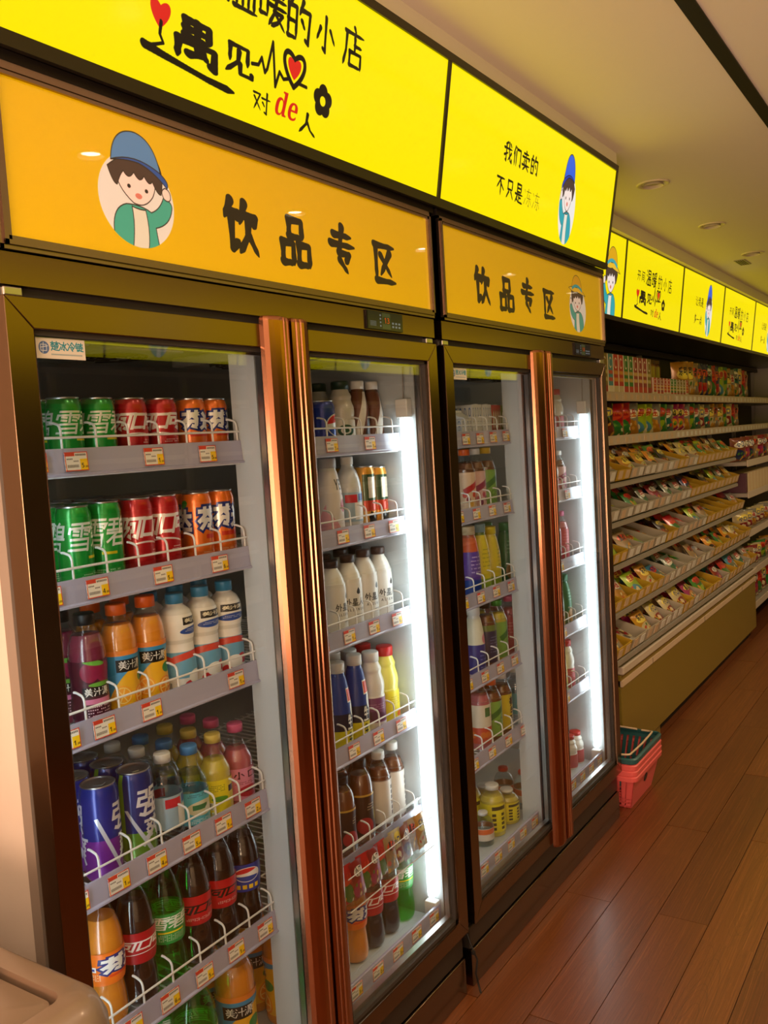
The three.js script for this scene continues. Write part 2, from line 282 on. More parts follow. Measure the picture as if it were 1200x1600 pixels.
// recessed downlights
{
  const ring = new THREE.LatheGeometry([[0.036, 0.012], [0.04, 0.0], [0.058, -0.006], [0.062, -0.004], [0.063, 0.001]].map((p) => new THREE.Vector2(...p)), 28);
  const can = new THREE.LatheGeometry([[0.001, 0.034], [0.034, 0.034], [0.04, 0.001]].map((p) => new THREE.Vector2(...p)), 24);
  const disc = new THREE.CylinderGeometry(0.03, 0.03, 0.004, 24);
  const glow = std({ color: 0x000000, emissive: lin(1, 0.9, 0.72), emissiveIntensity: 30 });
  const ringM = std({ color: lin(0.7, 0.62, 0.45), roughness: 0.4 }), inner = std({ color: lin(0.62, 0.55, 0.42), roughness: 0.35 });
  const off = std({ color: lin(0.5, 0.44, 0.3), roughness: 0.5 });
  const put = (x, z, y, label, group, cd) => {
    const t = thing('downlight', label, 'downlight', [x, y, z], group);
    part(t, 'trim_ring', ring, ringM); part(t, 'reflector', can, inner, [0, -0.012, 0]); part(t, 'lamp_disc', disc, cd ? glow : off, [0, 0.0015, 0]);
    if (!cd) return;
    const s = new THREE.SpotLight(WARM, cd, 0, 1.25, 0.6, 2); s.position.set(x, y - 0.012, z); s.target.position.set(x, 0, z); s.castShadow = true; s.shadow.radius = 1.5; s.name = 'downlight_beam';
    scene.add(s, s.target);
  };
  for (let k = 0; k < 9; k++) put(1.18, 1.84 - k * 1.0, CEIL, 'round recessed downlight over the middle of the aisle', 'aisle downlights', LAMP_CD);
  for (let k = 0; k < 5; k++) put(0.045, -2.865 - k * 0.957, CEIL, 'unlit round recessed downlight in front of the snack shelf signs', 'downlights along the snack shelves', 0);
  const v = thing('ceiling_vent', 'small slotted vent in the ceiling beside the snack shelf downlights', 'vent', [-0.06, CEIL, -5.03]);
  part(v, 'vent_plate', bx(-0.03, 0.03, -0.004, 0.0, -0.1, 0.1), M.greyTrim);
  for (let k = 0; k < 4; k++) part(v, 'slat', bx(-0.022 + k * 0.012, -0.018 + k * 0.012, -0.0055, -0.004, -0.09, 0.09), M.black);
}

// ---------------------------------------------------------------- lit sign boxes
function litPanel(tex, k = 1) { return phy({ color: 0x060606, emissive: 0xffffff, emissiveMap: tex, emissiveIntensity: k, roughness: 0.12 }); }
const Y1 = '#ffe900';
function signBox(x0, y0, lean, hgt, zStart, panels, label, lights = true) {      // x0, y0: lower front edge of the lit face
  const t = thing('lightbox_sign', label, 'lightbox', [x0, y0, zStart]);
  const total = panels.reduce((a, p) => a + p.len, 0), back = x0 > -0.1 ? -0.4 : -0.45;
  const sh = new THREE.Shape(); sh.moveTo(-0.006, -0.002); sh.lineTo(lean - 0.006, hgt + 0.002); sh.lineTo(back, hgt + 0.002); sh.lineTo(back, -0.002); sh.closePath();
  const body = new THREE.ExtrudeGeometry(sh, { depth: total, bevelEnabled: false }).translate(0, 0, -total);
  part(t, 'box_body', body, M.darkMetal);
  const slope = Math.atan2(lean, hgt), L = Math.hypot(lean, hgt);
  const edge = (a, b, w) => { const g = bx(-0.008, 0.006, -w / 2, w / 2, -total, 0); g.rotateZ(-slope); return g.translate(a, b, 0); };
  part(t, 'lower_rail', edge(0, -0.008, 0.02), M.darkMetal); part(t, 'upper_rail', edge(lean + 0.0005, hgt + 0.008, 0.018), M.darkMetal);
  let z = 0;
  panels.forEach((p, i) => {
    const g = new THREE.PlaneGeometry(p.len - 0.014, L).rotateY(Math.PI / 2).rotateZ(-slope);
    g.translate(lean / 2, hgt / 2, z - p.len / 2);
    part(t, 'lit_panel', g, litPanel(p.tex, p.k ?? 1));
    const bar = bx(-0.006, 0.004, -L / 2, L / 2, -0.006, 0.006).rotateZ(-slope);
    if (i) part(t, 'divider', bar.translate(lean / 2, hgt / 2, z), M.darkMetal);
    z -= p.len;
    if (lights) areaLight(BOX_YELLOW, BOX_RADIANCE, p.len - 0.03, L - 0.02, [x0 + lean / 2 + 0.012, y0 + hgt / 2, zStart + z + p.len / 2], [x0 + lean / 2 + 1, y0 + hgt / 2 - Math.tan(slope), zStart + z + p.len / 2], 'sign_glow');
  });
  part(t, 'end_cap', bx(-0.006, 0.004, -L / 2, L / 2, -0.004, 0.004).rotateZ(-slope).translate(lean / 2, hgt / 2, -total), M.darkMetal);
  return t;
}
{
  // over the coolers
  const p1 = canvas(1600, 408, (c, w, h) => {
    c.fillStyle = Y1; c.fillRect(0, 0, w, h);
    const X = (s) => s / 1.178 * w, Y = (f) => (1 - f) * h;
    slogan(c, X, Y);
    write(c, '开间', X(0.28), Y(0.8), 84, { w: 0.07, dx: 108 }); write(c, '温暖', X(0.43), Y(0.84), 115, { w: 0.1, dx: 110 });
    write(c, '的', X(0.585), Y(0.82), 112, { w: 0.11 }); write(c, '小', X(0.672), Y(0.81), 100, { w: 0.11 }); write(c, '店', X(0.762), Y(0.84), 112, { w: 0.1 });
  });
  const p2 = canvas(1600, 408, (c, w, h) => {
    c.fillStyle = Y1; c.fillRect(0, 0, w, h);
    const X = (s) => (s - 1.178) / 1.182 * w, Y = (f) => (1 - f) * h;
    write(c, '我们卖的', X(1.495), Y(0.69), 76, { w: 0.11, dx: 78 });
    write(c, '不只是', X(1.468), Y(0.4), 76, { w: 0.11, dx: 80 }); write(c, '冻冻', X(1.645), Y(0.4), 76, { w: 0.035, dx: 80, color: '#6a5a10' });
    child(c, X(1.965), Y(0.46), 175, 350, { cap: '#2f63d8', capDark: '#1d3fae', coat: '#2aa3ac', flip: -1 });
  });
  signBox(0.017, 1.999, 0.052, 0.306, 0, [{ len: 1.178, tex: p1 }, { len: 1.182, tex: p2 }], 'tall backlit yellow sign leaning forward above the two drink coolers');
  // over the snack shelves
  const q1 = canvas(1024, 380, (c, w, h) => {
    c.fillStyle = Y1; c.fillRect(0, 0, w, h);
    const X = (s) => (0.12 + (s - 0.2) * 1.05) * w, Y = (f) => (1 - f * 1.06) * h;
    slogan(c, X, Y);
    write(c, '开间', 190, 112, 62, { w: 0.08, dx: 68 }); write(c, '温暖', 340, 92, 92, { w: 0.1, dx: 96 }); write(c, '的小店', 545, 100, 84, { w: 0.08, dx: 96 });
  });
  const q2 = canvas(1024, 380, (c, w, h) => {
    c.fillStyle = Y1; c.fillRect(0, 0, w, h);
    write(c, '让我是', 310, 130, 62, { w: 0.09, dx: 66 }); write(c, '多一点', 300, 240, 62, { w: 0.09, dx: 66 });
    child(c, 650, 195, 170, 330, { cap: '#2f63d8', capDark: '#2450bb', coat: '#3aa9a9', flip: -1 });
  });
  const q3 = canvas(1024, 380, (c, w, h) => {
    c.fillStyle = Y1; c.fillRect(0, 0, w, h);
    child(c, 850, 230, 230, 340, { coat: '#2fa8ae', flip: -1, oval: false, straw: true });
  });
  const seq = [q3, q1, q2, q1, q2, q1, q3].map((tex) => ({ len: 1.005, tex, k: 0.92 }));
  signBox(-0.31, 1.945, 0.043, 0.36, -2.497, seq, 'long row of backlit yellow panels above the snack shelves');
  // the same kind of sign row across the aisle, seen only as a reflection in the coolers
  const t = signBox(-0.31, 1.945, 0.043, 0.36, 0, [q2, q1, q2, q1, q2, q1, q2, q1].map((tex) => ({ len: 1.005, tex, k: 0.92 })), 'row of backlit yellow panels along the opposite wall', false);
  areaLight(BOX_YELLOW, BOX_RADIANCE, 8.0, 0.34, [2.575, 2.125, -3.4], [0, 2.125, -3.4], 'sign_glow');
  t.rotation.y = Math.PI; t.position.set(2.62, 1.945, -7.4);
}
{
  const t = thing('wall_shelving', 'tall dark shelving along the opposite wall of the aisle', 'shelving', [3.18, 0, -3.4]);
  part(t, 'back_panel', bx(-0.03, 0, 0, 1.92, -4, 4), M.backPanel);
  for (let k = 0; k < 6; k++) part(t, 'shelf', bx(-0.42, -0.03, 0.12 + k * 0.32, 0.145 + k * 0.32, -4, 4), M.shelfMetal);
  for (let k = 0; k < 9; k++) part(t, 'upright', bx(-0.06, -0.03, 0, 1.92, -4 + k * 0.99, -3.96 + k * 0.99), M.shelfMetal);
  // unseen warmer added behind the freezer to colour the near cooler end orange
  const w = thing('added_warmer', 'added glowing orange warmer, unseen, behind the chest freezer', 'food warmer', [-0.12, 0.0, 1.35]);
  part(w, 'cabinet', bx(-0.26, 0.26, 0, 1.24, -0.14, 0.14), M.darkMetal);
  part(w, 'glowing_front', bx(-0.24, 0.24, 0.85, 1.21, -0.148, -0.14), std({ color: 0x000000, emissive: lin(1, 0.4, 0.18), emissiveIntensity: 3 }));
  areaLight(lin(1, 0.42, 0.22), ADDED_WARMER_RADIANCE, 0.46, 0.34, [-0.12, 1.01, 1.195], [-0.12, 0.95, 0], 'added_warmer_glow');
}

// ---------------------------------------------------------------- price tags and door stickers
const tagMats = [2, 3, 4, 5, 6, 1].map((n) => std({ roughness: 0.4, map: canvas(192, 132, (c, w, h) => {
  c.fillStyle = '#f2ece2'; c.fillRect(0, 0, w, h); c.strokeStyle = '#d8452e'; c.lineWidth = 7; c.strokeRect(3, 3, w - 6, h - 6);
  c.fillStyle = '#d8452e'; c.fillRect(5, 5, 78, 24); c.fillStyle = '#ffd21c'; c.fillRect(124, 50, 62, 76);
  c.fillStyle = '#5a504a'; for (let i = 0; i < 7; i++) c.fillRect(90 + i * 13, 14, 9, 14);
  for (let i = 0; i < 4; i++) { c.fillRect(14 + i * 13, 44, 9, 9); c.fillRect(70 + i * 11, 60, 7, 9); }
  for (let i = 0; i < 22; i++) c.fillRect(16 + i * 4.3, 88, i % 3 ? 2 : 3, 20);
  c.fillStyle = '#2a2420'; c.font = 'bold 46px sans-serif'; c.fillText(String(n), 132, 112); c.font = 'bold 22px sans-serif'; c.fillText('.00', 158, 112);
}) }));
const tagGeo = new THREE.BoxGeometry(0.0012, 0.03, 0.043);
const stickerMat = std({ roughness: 0.35, map: canvas(384, 136, (c, w, h) => {
  c.fillStyle = '#e6e2dc'; c.fillRect(0, 0, w, h); c.fillStyle = '#5878b8'; c.beginPath(); c.ellipse(62, 64, 40, 42, 0, 0, 7); c.fill();
  c.strokeStyle = '#dfe8f4'; c.lineWidth = 5; c.strokeRect(38, 44, 44, 40); c.beginPath(); c.moveTo(34, 64); c.lineTo(94, 52); c.moveTo(60, 28); c.lineTo(52, 100); c.stroke();
  write(c, '楚冰冷链', 112, 18, 66, { w: 0.12, color: '#2b93b0', plain: true, dx: 64 });
  c.fillStyle = '#7aa0b4'; for (let i = 0; i < 26; i++) c.fillRect(116 + i * 9.4, 102, 6, 10);
}) });
const displayMat = std({ color: 0x0c0d10, roughness: 0.2 });
const displayFace = std({ color: 0x000000, roughness: 0.15, emissive: 0xffffff, emissiveIntensity: 0.5, emissiveMap: canvas(256, 80, (c, w, h) => {
  c.fillStyle = '#14161a'; c.fillRect(0, 0, w, h); c.fillStyle = '#4a5030'; c.fillRect(104, 4, 60, 72); c.fillStyle = '#26301c'; c.fillRect(108, 22, 54, 32);
  c.fillStyle = '#ff5a1e'; c.font = 'bold 34px monospace'; c.fillText('13', 118, 50);
  c.fillStyle = '#8a8f90'; for (let i = 0; i < 4; i++) { c.fillRect(86, 12 + i * 16, 10, 8); c.fillRect(16, 46 + i * 6, 44, 2); } for (let i = 0; i < 3; i++) for (let j = 0; j < 2; j++) c.fillRect(176 + i * 24, 42 + j * 16, 14, 9);
}) });

// ---------------------------------------------------------------- drink coolers
const UW = 1.163, DH0 = 0.174, DH1 = 1.657, FW = 0.043, SHX = -0.1, FLOORY = 0.212;
const SHELVES = [[1.449, 1.244, 1.018, 0.757, 0.505], [1.444, 1.23, 0.99, 0.76, 0.53]];
function handleGeo(mirror) {
  const pts = [[0, 0], [0.002, 0.012], [0.008, 0.023], [0.018, 0.031], [0.03, 0.035], [0.038, 0.035], [0.0395, 0.031], [0.043, 0.031], [0.0445, 0.034], [0.05, 0.033], [0.0515, 0.029], [0.055, 0.029], [0.0565, 0.031], [0.062, 0.028], [0.064, 0]];
  const sh = new THREE.Shape(pts.map(([w, d]) => new THREE.Vector2(d * 0.68, mirror ? w : -w)));
  // shape plane: x = out of the door, y = along the door; extruded upward
  const g = new THREE.ExtrudeGeometry(sh, { depth: DH1 - DH0 + 0.012, bevelEnabled: true, bevelThickness: 0.008, bevelSize: 0.004, bevelOffset: -0.004, bevelSegments: 3 });
  g.rotateX(-Math.PI / 2);                                    // y -> -z ... along the door, depth -> up
  return g;
}
function cooler(z0, heights, sign, label, tagPx) {
  const t = thing('drink_cooler', label, 'cooler', [0, 0, z0]);
  const zb = -UW;
  // carcass
  part(t, 'side_panel', bx(-0.64, -0.068, 0.06, 1.97, -0.03, -0.0012), M.sidePanel); part(t, 'side_trim', bx(-0.068, -0.046, 0.06, 1.97, -0.03, 0), M.greyTrim);
  part(t, 'side_panel', bx(-0.64, -0.046, 0.06, 1.97, zb, zb + 0.03), M.bronze);
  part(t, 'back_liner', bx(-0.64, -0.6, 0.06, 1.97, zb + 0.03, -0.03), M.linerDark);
  part(t, 'side_liner', bx(-0.6, -0.05, FLOORY, 1.645, -0.034, -0.03), M.liner); part(t, 'side_liner', bx(-0.6, -0.05, FLOORY, 1.645, zb + 0.03, zb + 0.034), M.liner);
  part(t, 'floor_liner', bx(-0.6, -0.046, 0.16, FLOORY, zb + 0.03, -0.03), M.liner);
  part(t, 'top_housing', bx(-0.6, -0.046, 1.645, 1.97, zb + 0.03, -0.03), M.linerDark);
  const post = part(t, 'middle_post', bx(-0.115, -0.05, FLOORY, 1.645, -0.612, -0.552), M.liner);
  part(post, 'front_strip', bx(-0.052, -0.046, FLOORY, 1.645, -0.608, -0.556), M.gasket);
  // evaporator covers in the top of the cabinet
  for (const zc of [-0.2, -0.42, -0.78, -0.98]) {
    const e = part(t, 'fan_cover', rb(-0.42, -0.18, 1.622, 1.645, zc - 0.085, zc + 0.085, 0.006), std({ color: lin(0.32, 0.32, 0.3), roughness: 0.5 }));
    for (let r = 0; r < 5; r++) part(e, 'louvre', new THREE.TorusGeometry(0.02 + r * 0.013, 0.0022, 5, 20, 4.6).rotateX(Math.PI / 2).rotateY(r * 0.7).translate(-0.3, 1.621, zc), M.gasket);
  }
  // base
  part(t, 'base_panel', rb(-0.6, -0.014, 0.0, 0.098, zb, 0, 0.003), M.bronze);
  part(t, 'base_shade_band', rb(-0.6, -0.02, 0.1, 0.158, zb, 0, 0.003), M.darkMetal);  // dark tone stands for shade and dark reflection along the upper base
  // fascia, display, header sign
  part(t, 'fascia', bx(-0.05, -0.004, 1.672, 1.716, zb, 0), M.bronze);
  part(t, 'gap_strip', bx(-0.05, -0.018, 1.655, 1.672, zb, 0), M.gasket);
  const dz = z0 > -1 ? -0.94 : -0.945;
  const dsp = part(t, 'control_display', bx(-0.004, 0.0005, 1.674, 1.714, dz - 0.072, dz + 0.072), displayMat);
  part(dsp, 'display_face', new THREE.PlaneGeometry(0.14, 0.038).rotateY(Math.PI / 2).translate(0.0012, 1.694, dz), displayFace);
  const y0 = 1.718, y1 = 1.968, fr = part(t, 'sign_frame', merge([0, 1, 2].flatMap((i) => {
    const a = i * 0.006, x = 0.003 + i * 0.004 - (i === 2 ? 0.006 : 0), b = 0.0062;
    return [bx(-0.04, x, y0 + a, y0 + a + b, zb + a, -a), bx(-0.04, x, y1 - a - b, y1 - a, zb + a, -a), bx(-0.04, x, y0 + a, y1 - a, zb + a, zb + a + b), bx(-0.04, x, y0 + a, y1 - a, -a - b, -a)];
  })), M.signFrame);
  const face = new THREE.PlaneGeometry(UW - 0.036, y1 - y0 - 0.036).rotateY(Math.PI / 2).translate(-0.0005, (y0 + y1) / 2, zb / 2);
  part(t, 'sign_panel', face, sign); part(fr, 'sign_backing', bx(-0.04, -0.004, y0, y1, zb, 0), M.darkMetal);
  part(t, 'top_cap', bx(-0.6, 0.0, 1.97, 1.985, zb - 0.02, 0), M.darkMetal);
  // LED tubes at both front corners
  for (const [zc, dir] of [[-0.047, -1], [zb + 0.047, 1]]) {
    const l = part(t, 'led_tube', new THREE.CapsuleGeometry(0.0115, 1.2, 6, 14).translate(-0.074, 0.88, zc), M.led);
    part(l, 'tube_socket', rb(-0.092, -0.058, 1.485, 1.53, zc - 0.012, zc + 0.012, 0.003), M.white); part(l, 'tube_socket', rb(-0.092, -0.058, 0.225, 0.262, zc - 0.012, zc + 0.012, 0.003), M.white);
    part(l, 'lamp_lead', rod([-0.074, 1.53, zc], [-0.07, 1.645, zc], 0.0016), M.greyTrim);
    areaLight(lin(0.86, 0.96, 1), LED_RADIANCE, 0.03, 1.18, [-0.088, 0.88, z0 + zc + dir * 0.0], [-0.3, 0.88, z0 + zc + dir * 0.9], 'cooler_led');
  }
  // doors
  [[0, -0.5795], [-0.5835, zb]].forEach(([za, zz], di) => {
    const st = di ? [0.03, FW] : [FW, 0.03];                  // narrow stile under the handle
    const frame = [[[za, DH0], [za, DH1], [za - st[0], DH1 - FW], [za - st[0], DH0 + FW]], [[zz, DH1], [zz, DH0], [zz + st[1], DH0 + FW], [zz + st[1], DH1 - FW]], [[za, DH1], [zz, DH1], [zz + st[1], DH1 - FW], [za - st[0], DH1 - FW]], [[zz, DH0], [za, DH0], [za - st[0], DH0 + FW], [zz + st[1], DH0 + FW]]].map((q) => {
      const cz = q.reduce((m, p) => m + p[0], 0) / 4, cy = q.reduce((m, p) => m + p[1], 0) / 4;
      const sh = new THREE.Shape(q.map(([z, y]) => new THREE.Vector2(-z, y)));
      return new THREE.ExtrudeGeometry(sh, { depth: 0.036, bevelEnabled: true, bevelThickness: 0.002, bevelSize: 0.0015, bevelOffset: -0.0016, bevelSegments: 2 }).rotateY(Math.PI / 2).translate(-0.038, 0, 0);
    });
    const d = part(t, 'door', merge(frame), M.bronze);
    const a = za - (di ? 0.03 : FW), b = zz + (di ? FW : 0.03);
    part(d, 'gasket_frame', merge([bx(-0.038, -0.008, DH1 - FW - 0.007, DH1 - FW, b, a), bx(-0.038, -0.008, DH0 + FW, DH0 + FW + 0.009, b, a), bx(-0.038, -0.008, DH0 + FW, DH1 - FW, a - 0.006, a), bx(-0.038, -0.008, DH0 + FW, DH1 - FW, b, b + 0.006)]), M.gasket);
    part(d, 'glass_spacer', merge([bx(-0.032, -0.02, DH1 - FW - 0.012, DH1 - FW - 0.007, b + 0.006, a - 0.006), bx(-0.032, -0.018, DH0 + FW + 0.009, DH0 + FW + 0.02, b + 0.006, a - 0.006), bx(-0.032, -0.02, DH0 + FW, DH1 - FW, a - 0.012, a - 0.006), bx(-0.032, -0.02, DH0 + FW, DH1 - FW, b + 0.006, b + 0.014)]), M.alu);
    part(d, 'pane', bx(-0.018, -0.014, DH0 + FW, DH1 - FW, b, a), M.glass);
    part(d, 'hinge', rb(-0.036, -0.006, DH1, DH1 + 0.014, (di ? zz + 0.005 : za - 0.035), (di ? zz + 0.035 : za - 0.005), 0.003), M.alu);
    const hz = di ? -0.5835 - 0.064 : -0.5795 + 0.064;
    part(d, 'handle', handleGeo(!di), M.orangeLitBronze, [0.0, DH0 - 0.006, hz]);
    if (!di) part(d, 'sticker', bx(-0.0139, -0.0132, 1.576, 1.605, -0.136, -0.052), stickerMat);
  });
  // shelves: wire deck, price rail, low wire fence, price tags
  heights.forEach((yt, si) => {
    [[-0.036, -0.574], [-0.59, zb + 0.036]].forEach(([za, zz], side) => {
      const deckY = yt - 0.037, rods = [];
      for (let z = za - 0.006; z > zz; z -= 0.022) rods.push(rod([-0.57, deckY - 0.003, z], [SHX - 0.004, deckY - 0.003, z], 0.0018, 5));
      for (const x of [-0.56, -0.42, -0.28, SHX - 0.006]) rods.push(rod([x, deckY - 0.007, za], [x, deckY - 0.007, zz], 0.0024, 5));
      const s = part(t, 'shelf', merge(rods), M.wire);
      const rg = new THREE.Shape([[0, 0], [0.004, 0], [0.007, -0.038], [0.011, -0.04], [0.011, -0.043], [0.004, -0.043], [0.001, -0.038]].map((q) => new THREE.Vector2(...q)));
      part(s, 'price_rail', new THREE.ExtrudeGeometry(rg, { depth: za - zz, bevelEnabled: false }).translate(SHX - 0.002, yt, zz), M.rail);
      const f = [rod([SHX, yt + 0.017, za], [SHX, yt + 0.017, zz], 0.0021)];
      for (let k = 0; k < 8; k++) { const z = za - 0.045 - k * 0.0665; if (z > zz) f.push(tube([[SHX - 0.001, yt - 0.01, z], [SHX - 0.002, yt + 0.03, z], [SHX - 0.006, yt + 0.037, z], [SHX - 0.02, yt + 0.041, z], [SHX - 0.026, yt + 0.041, z]], 0.0021, 14, 6)); }
      part(s, 'wire_fence', merge(f), M.wire);
      for (const px of tagPx[si][side] ?? []) {
        const z = typeof px === 'number' && px < 3 ? za - px : onX(px, 0, SHX).z - z0;
        if (z < za - 0.01 && z > zz + 0.02) part(s, 'price_tag', tagGeo, tagMats[Math.floor(Math.abs(Math.sin(z * 91 + si * 7)) * 5.99)], [SHX + 0.0068, yt - 0.021 + Math.sin(z * 57) * 0.001, z]).rotation.z = 0.08;
      }
    });
  });
  // low price rail along the cabinet floor
  [[-0.036, -0.545], [-0.615, zb + 0.036]].forEach(([za, zz]) => {
    const r = part(t, 'bottom_rail', rb(-0.064, -0.056, FLOORY, FLOORY + 0.042, zz, za, 0.002).rotateZ(0), M.rail);
    for (let k = 0; k < 6; k++) { const z = za - 0.05 - k * 0.085; if (z > zz + 0.03) part(r, 'price_tag', tagGeo, tagMats[(k * 5 + 2) % 6], [-0.0552, FLOORY + 0.021, z]); }
  });
  return t;
}
function headerSign(draw) {                                  // a print on a weakly backlit acrylic face
  const map = canvas(1600, 304, draw);
  return phy({ roughness: 0.3, clearcoat: 1, clearcoatRoughness: 0.02, map, emissive: 0xffffff, emissiveMap: map, emissiveIntensity: 0.33 });
}
{
  const AMBER = '#ebbc00', W = UW - 0.036;
  const mk = (s0, f) => headerSign((c, w, h) => { c.fillStyle = AMBER; c.fillRect(0, 0, w, h); f(c, (s) => (s - s0 - 0.018) / W * w, (y) => (1.95 - y) / 0.214 * h); });
  const s1 = mk(0, (c, X, Y) => {
    child(c, X(0.25), Y(1.842), X(0.152) - X(0), Y(1.756) - Y(1.932), { cap: '#5a8cc4', capDark: '#2c56a8', coat: '#46b09a' });
    [['饮', 0.432, 1.876], ['品', 0.588, 1.872], ['专', 0.742, 1.88], ['区', 0.9, 1.873]].forEach(([g, s, y]) => write(c, g, X(s), Y(y), 150, { w: 0.165, color: '#171208' }));
  });
  const s2 = mk(1.2, (c, X, Y) => {
    [['饮', 1.372, 1.876], ['品', 1.525, 1.868], ['专', 1.668, 1.878], ['区', 1.825, 1.87]].forEach(([g, s, y]) => write(c, g, X(s), Y(y), 150, { w: 0.165, color: '#171208' }));
    child(c, X(2.118), Y(1.842), 205, 262, { coat: '#4ea898', flip: -1, straw: true });
  });
  const reg = (n, a = 0.06, d = 0.085) => Array.from({ length: n }, (_, i) => a + i * d);
  cooler(0, SHELVES[0], s1, 'bronze two door drink cooler with amber header, beside the chest freezer',
    [[[0.055, 0.13, 0.29, 0.42], reg(3, 0.1, 0.15)], [[0.06, 0.15, 0.29, 0.43], reg(5, 0.06, 0.105)], [[0.07, 0.14, 0.24, 0.45], reg(5, 0.07, 0.1)], [reg(6, 0.06, 0.082), reg(5, 0.06, 0.1)], [reg(6, 0.06, 0.084), []]]);
  cooler(-1.2, SHELVES[1], s2, 'bronze two door drink cooler with amber header, beside the pink baskets',
    [[reg(6, 0.06, 0.085), reg(4, 0.1, 0.1)], [reg(5, 0.07, 0.1), reg(4, 0.1, 0.1)], [reg(5, 0.07, 0.1), reg(4)], [reg(5, 0.07, 0.1), reg(4)], [reg(5, 0.07, 0.11), reg(4)]]);
}

// ---------------------------------------------------------------- drinks
function lathe(p, n) { const g = new THREE.LatheGeometry(V2(p), n), y = g.attributes.position, uv = g.attributes.uv, a = Math.min(...p.map((q) => q[1])), b = Math.max(...p.map((q) => q[1])); for (let i = 0; i < uv.count; i++) uv.setY(i, (y.getY(i) - a) / (b - a || 1)); return g; }
const V2 = (a) => a.map((p) => new THREE.Vector2(p[0], p[1]));
function rAt(prof, y) { for (let i = 1; i < prof.length; i++) if (prof[i][1] >= y) { const [r0, y0] = prof[i - 1], [r1, y1] = prof[i], t = y1 === y0 ? 1 : (y - y0) / (y1 - y0); return r0 + (r1 - r0) * t; } return prof.at(-1)[0]; }
function slice(prof, a, b, grow) { const o = [[rAt(prof, a) + grow, a]]; for (const [r, y] of prof) if (y > a + 1e-5 && y < b - 1e-5) o.push([r + grow, y]); o.push([rAt(prof, b) + grow, b]); return o; }
function smooth(pts, n = 4) { const c = new THREE.SplineCurve(V2(pts)); return c.getPoints(pts.length * n).map((p) => [Math.max(p.x, 0.0001), Math.max(p.y, 0)]); }
// outlines: radius as a share of the widest radius, height as a share of the full height (cap included)
const SHAPES = {
  soda: { p: [[0.0, 0.006], [0.55, 0.0], [0.86, 0.012], [0.98, 0.05], [1, 0.12], [0.93, 0.24], [0.9, 0.3], [0.97, 0.38], [1, 0.46], [1, 0.6], [0.94, 0.68], [0.76, 0.78], [0.52, 0.86], [0.42, 0.9], [0.42, 0.925]], band: [0.34, 0.58], cap: 0.47, fill: 0.8 },
  juice: { p: [[0, 0.006], [0.6, 0.0], [0.92, 0.014], [1, 0.06], [0.96, 0.12], [1, 0.18], [0.95, 0.26], [0.93, 0.42], [0.97, 0.52], [0.98, 0.62], [0.93, 0.72], [0.8, 0.8], [0.58, 0.86], [0.5, 0.885], [0.5, 0.92]], band: [0.1, 0.6], cap: 0.55, fill: 0.82 },
  milk: { p: [[0, 0.004], [0.7, 0], [0.97, 0.014], [1, 0.06], [1, 0.3], [0.94, 0.42], [0.9, 0.5], [0.96, 0.58], [1, 0.68], [0.95, 0.77], [0.78, 0.84], [0.5, 0.88], [0.46, 0.92]], band: [0.02, 0.52], cap: 0.52, fill: 0.86 },
  water: { p: [[0, 0.006], [0.6, 0], [0.95, 0.014], [1, 0.05], [1, 0.14], [0.95, 0.16], [1, 0.18], [1, 0.56], [0.97, 0.64], [0.86, 0.74], [0.66, 0.82], [0.46, 0.87], [0.42, 0.92]], band: [0.2, 0.56], cap: 0.48, fill: 0.8 },
  tea: { p: [[0, 0.004], [0.7, 0], [0.98, 0.012], [1, 0.05], [1, 0.66], [0.96, 0.7], [0.72, 0.82], [0.5, 0.885], [0.46, 0.925]], band: [0.1, 0.66], cap: 0.55, fill: 0.8 },
  tall: { p: [[0, 0.004], [0.7, 0], [0.96, 0.012], [1, 0.05], [1, 0.4], [0.92, 0.6], [0.72, 0.78], [0.6, 0.86], [0.58, 0.9]], band: [0.02, 0.84], cap: 0.64, fill: 0.88 },
  yogurt: { p: [[0, 0.004], [0.7, 0], [0.96, 0.012], [1, 0.05], [1, 0.42], [0.94, 0.46], [1, 0.54], [0.98, 0.62], [0.84, 0.7], [0.8, 0.74], [0.84, 0.78], [0.72, 0.83], [0.62, 0.87], [0.62, 0.9]], band: [0.05, 0.44], cap: 0.68, fill: 0.88 },
  glassy: { p: [[0, 0.004], [0.75, 0], [0.97, 0.012], [1, 0.04], [1, 0.5], [0.94, 0.6], [0.62, 0.72], [0.48, 0.8], [0.46, 0.92]], band: [0.1, 0.48], cap: 0.52, fill: 0.7 },
};
const geoCache = new Map();
const cached = (k, f) => { if (!geoCache.has(k)) geoCache.set(k, f()); return geoCache.get(k); };
const cl = (r, g, b, rough = 0.25) => phy({ color: lin(r, g, b), roughness: rough, clearcoat: 0.6, clearcoatRoughness: 0.08 });
const plas = (hex, rough = 0.4) => std({ color: hex, roughness: rough });
const tint = (r, g, b) => phy({ color: lin(r, g, b), transmission: 1, roughness: 0.04, thickness: 0, ior: 1.45 });
const COLA = cl(0.012, 0.006, 0.004, 0.12), ORANGE = cl(0.75, 0.26, 0.02), LIME = cl(0.1, 0.5, 0.06), MILKY = cl(0.72, 0.69, 0.62, 0.35), TEA = cl(0.16, 0.05, 0.015), LEMON = cl(0.62, 0.5, 0.06), WATERY = tint(0.75, 0.86, 0.9), PINKISH = cl(0.5, 0.12, 0.14), BERRY = cl(0.2, 0.02, 0.05);
const GREENPET = tint(0.45, 0.95, 0.5);
const lab = (draw, w = 512, h = 256) => std({ roughness: 0.35, map: canvas(w, h, draw) });
const metalLab = (draw) => phy({ roughness: 0.26, metalness: 0.35, clearcoat: 0.5, clearcoatRoughness: 0.1, map: canvas(512, 384, draw) });
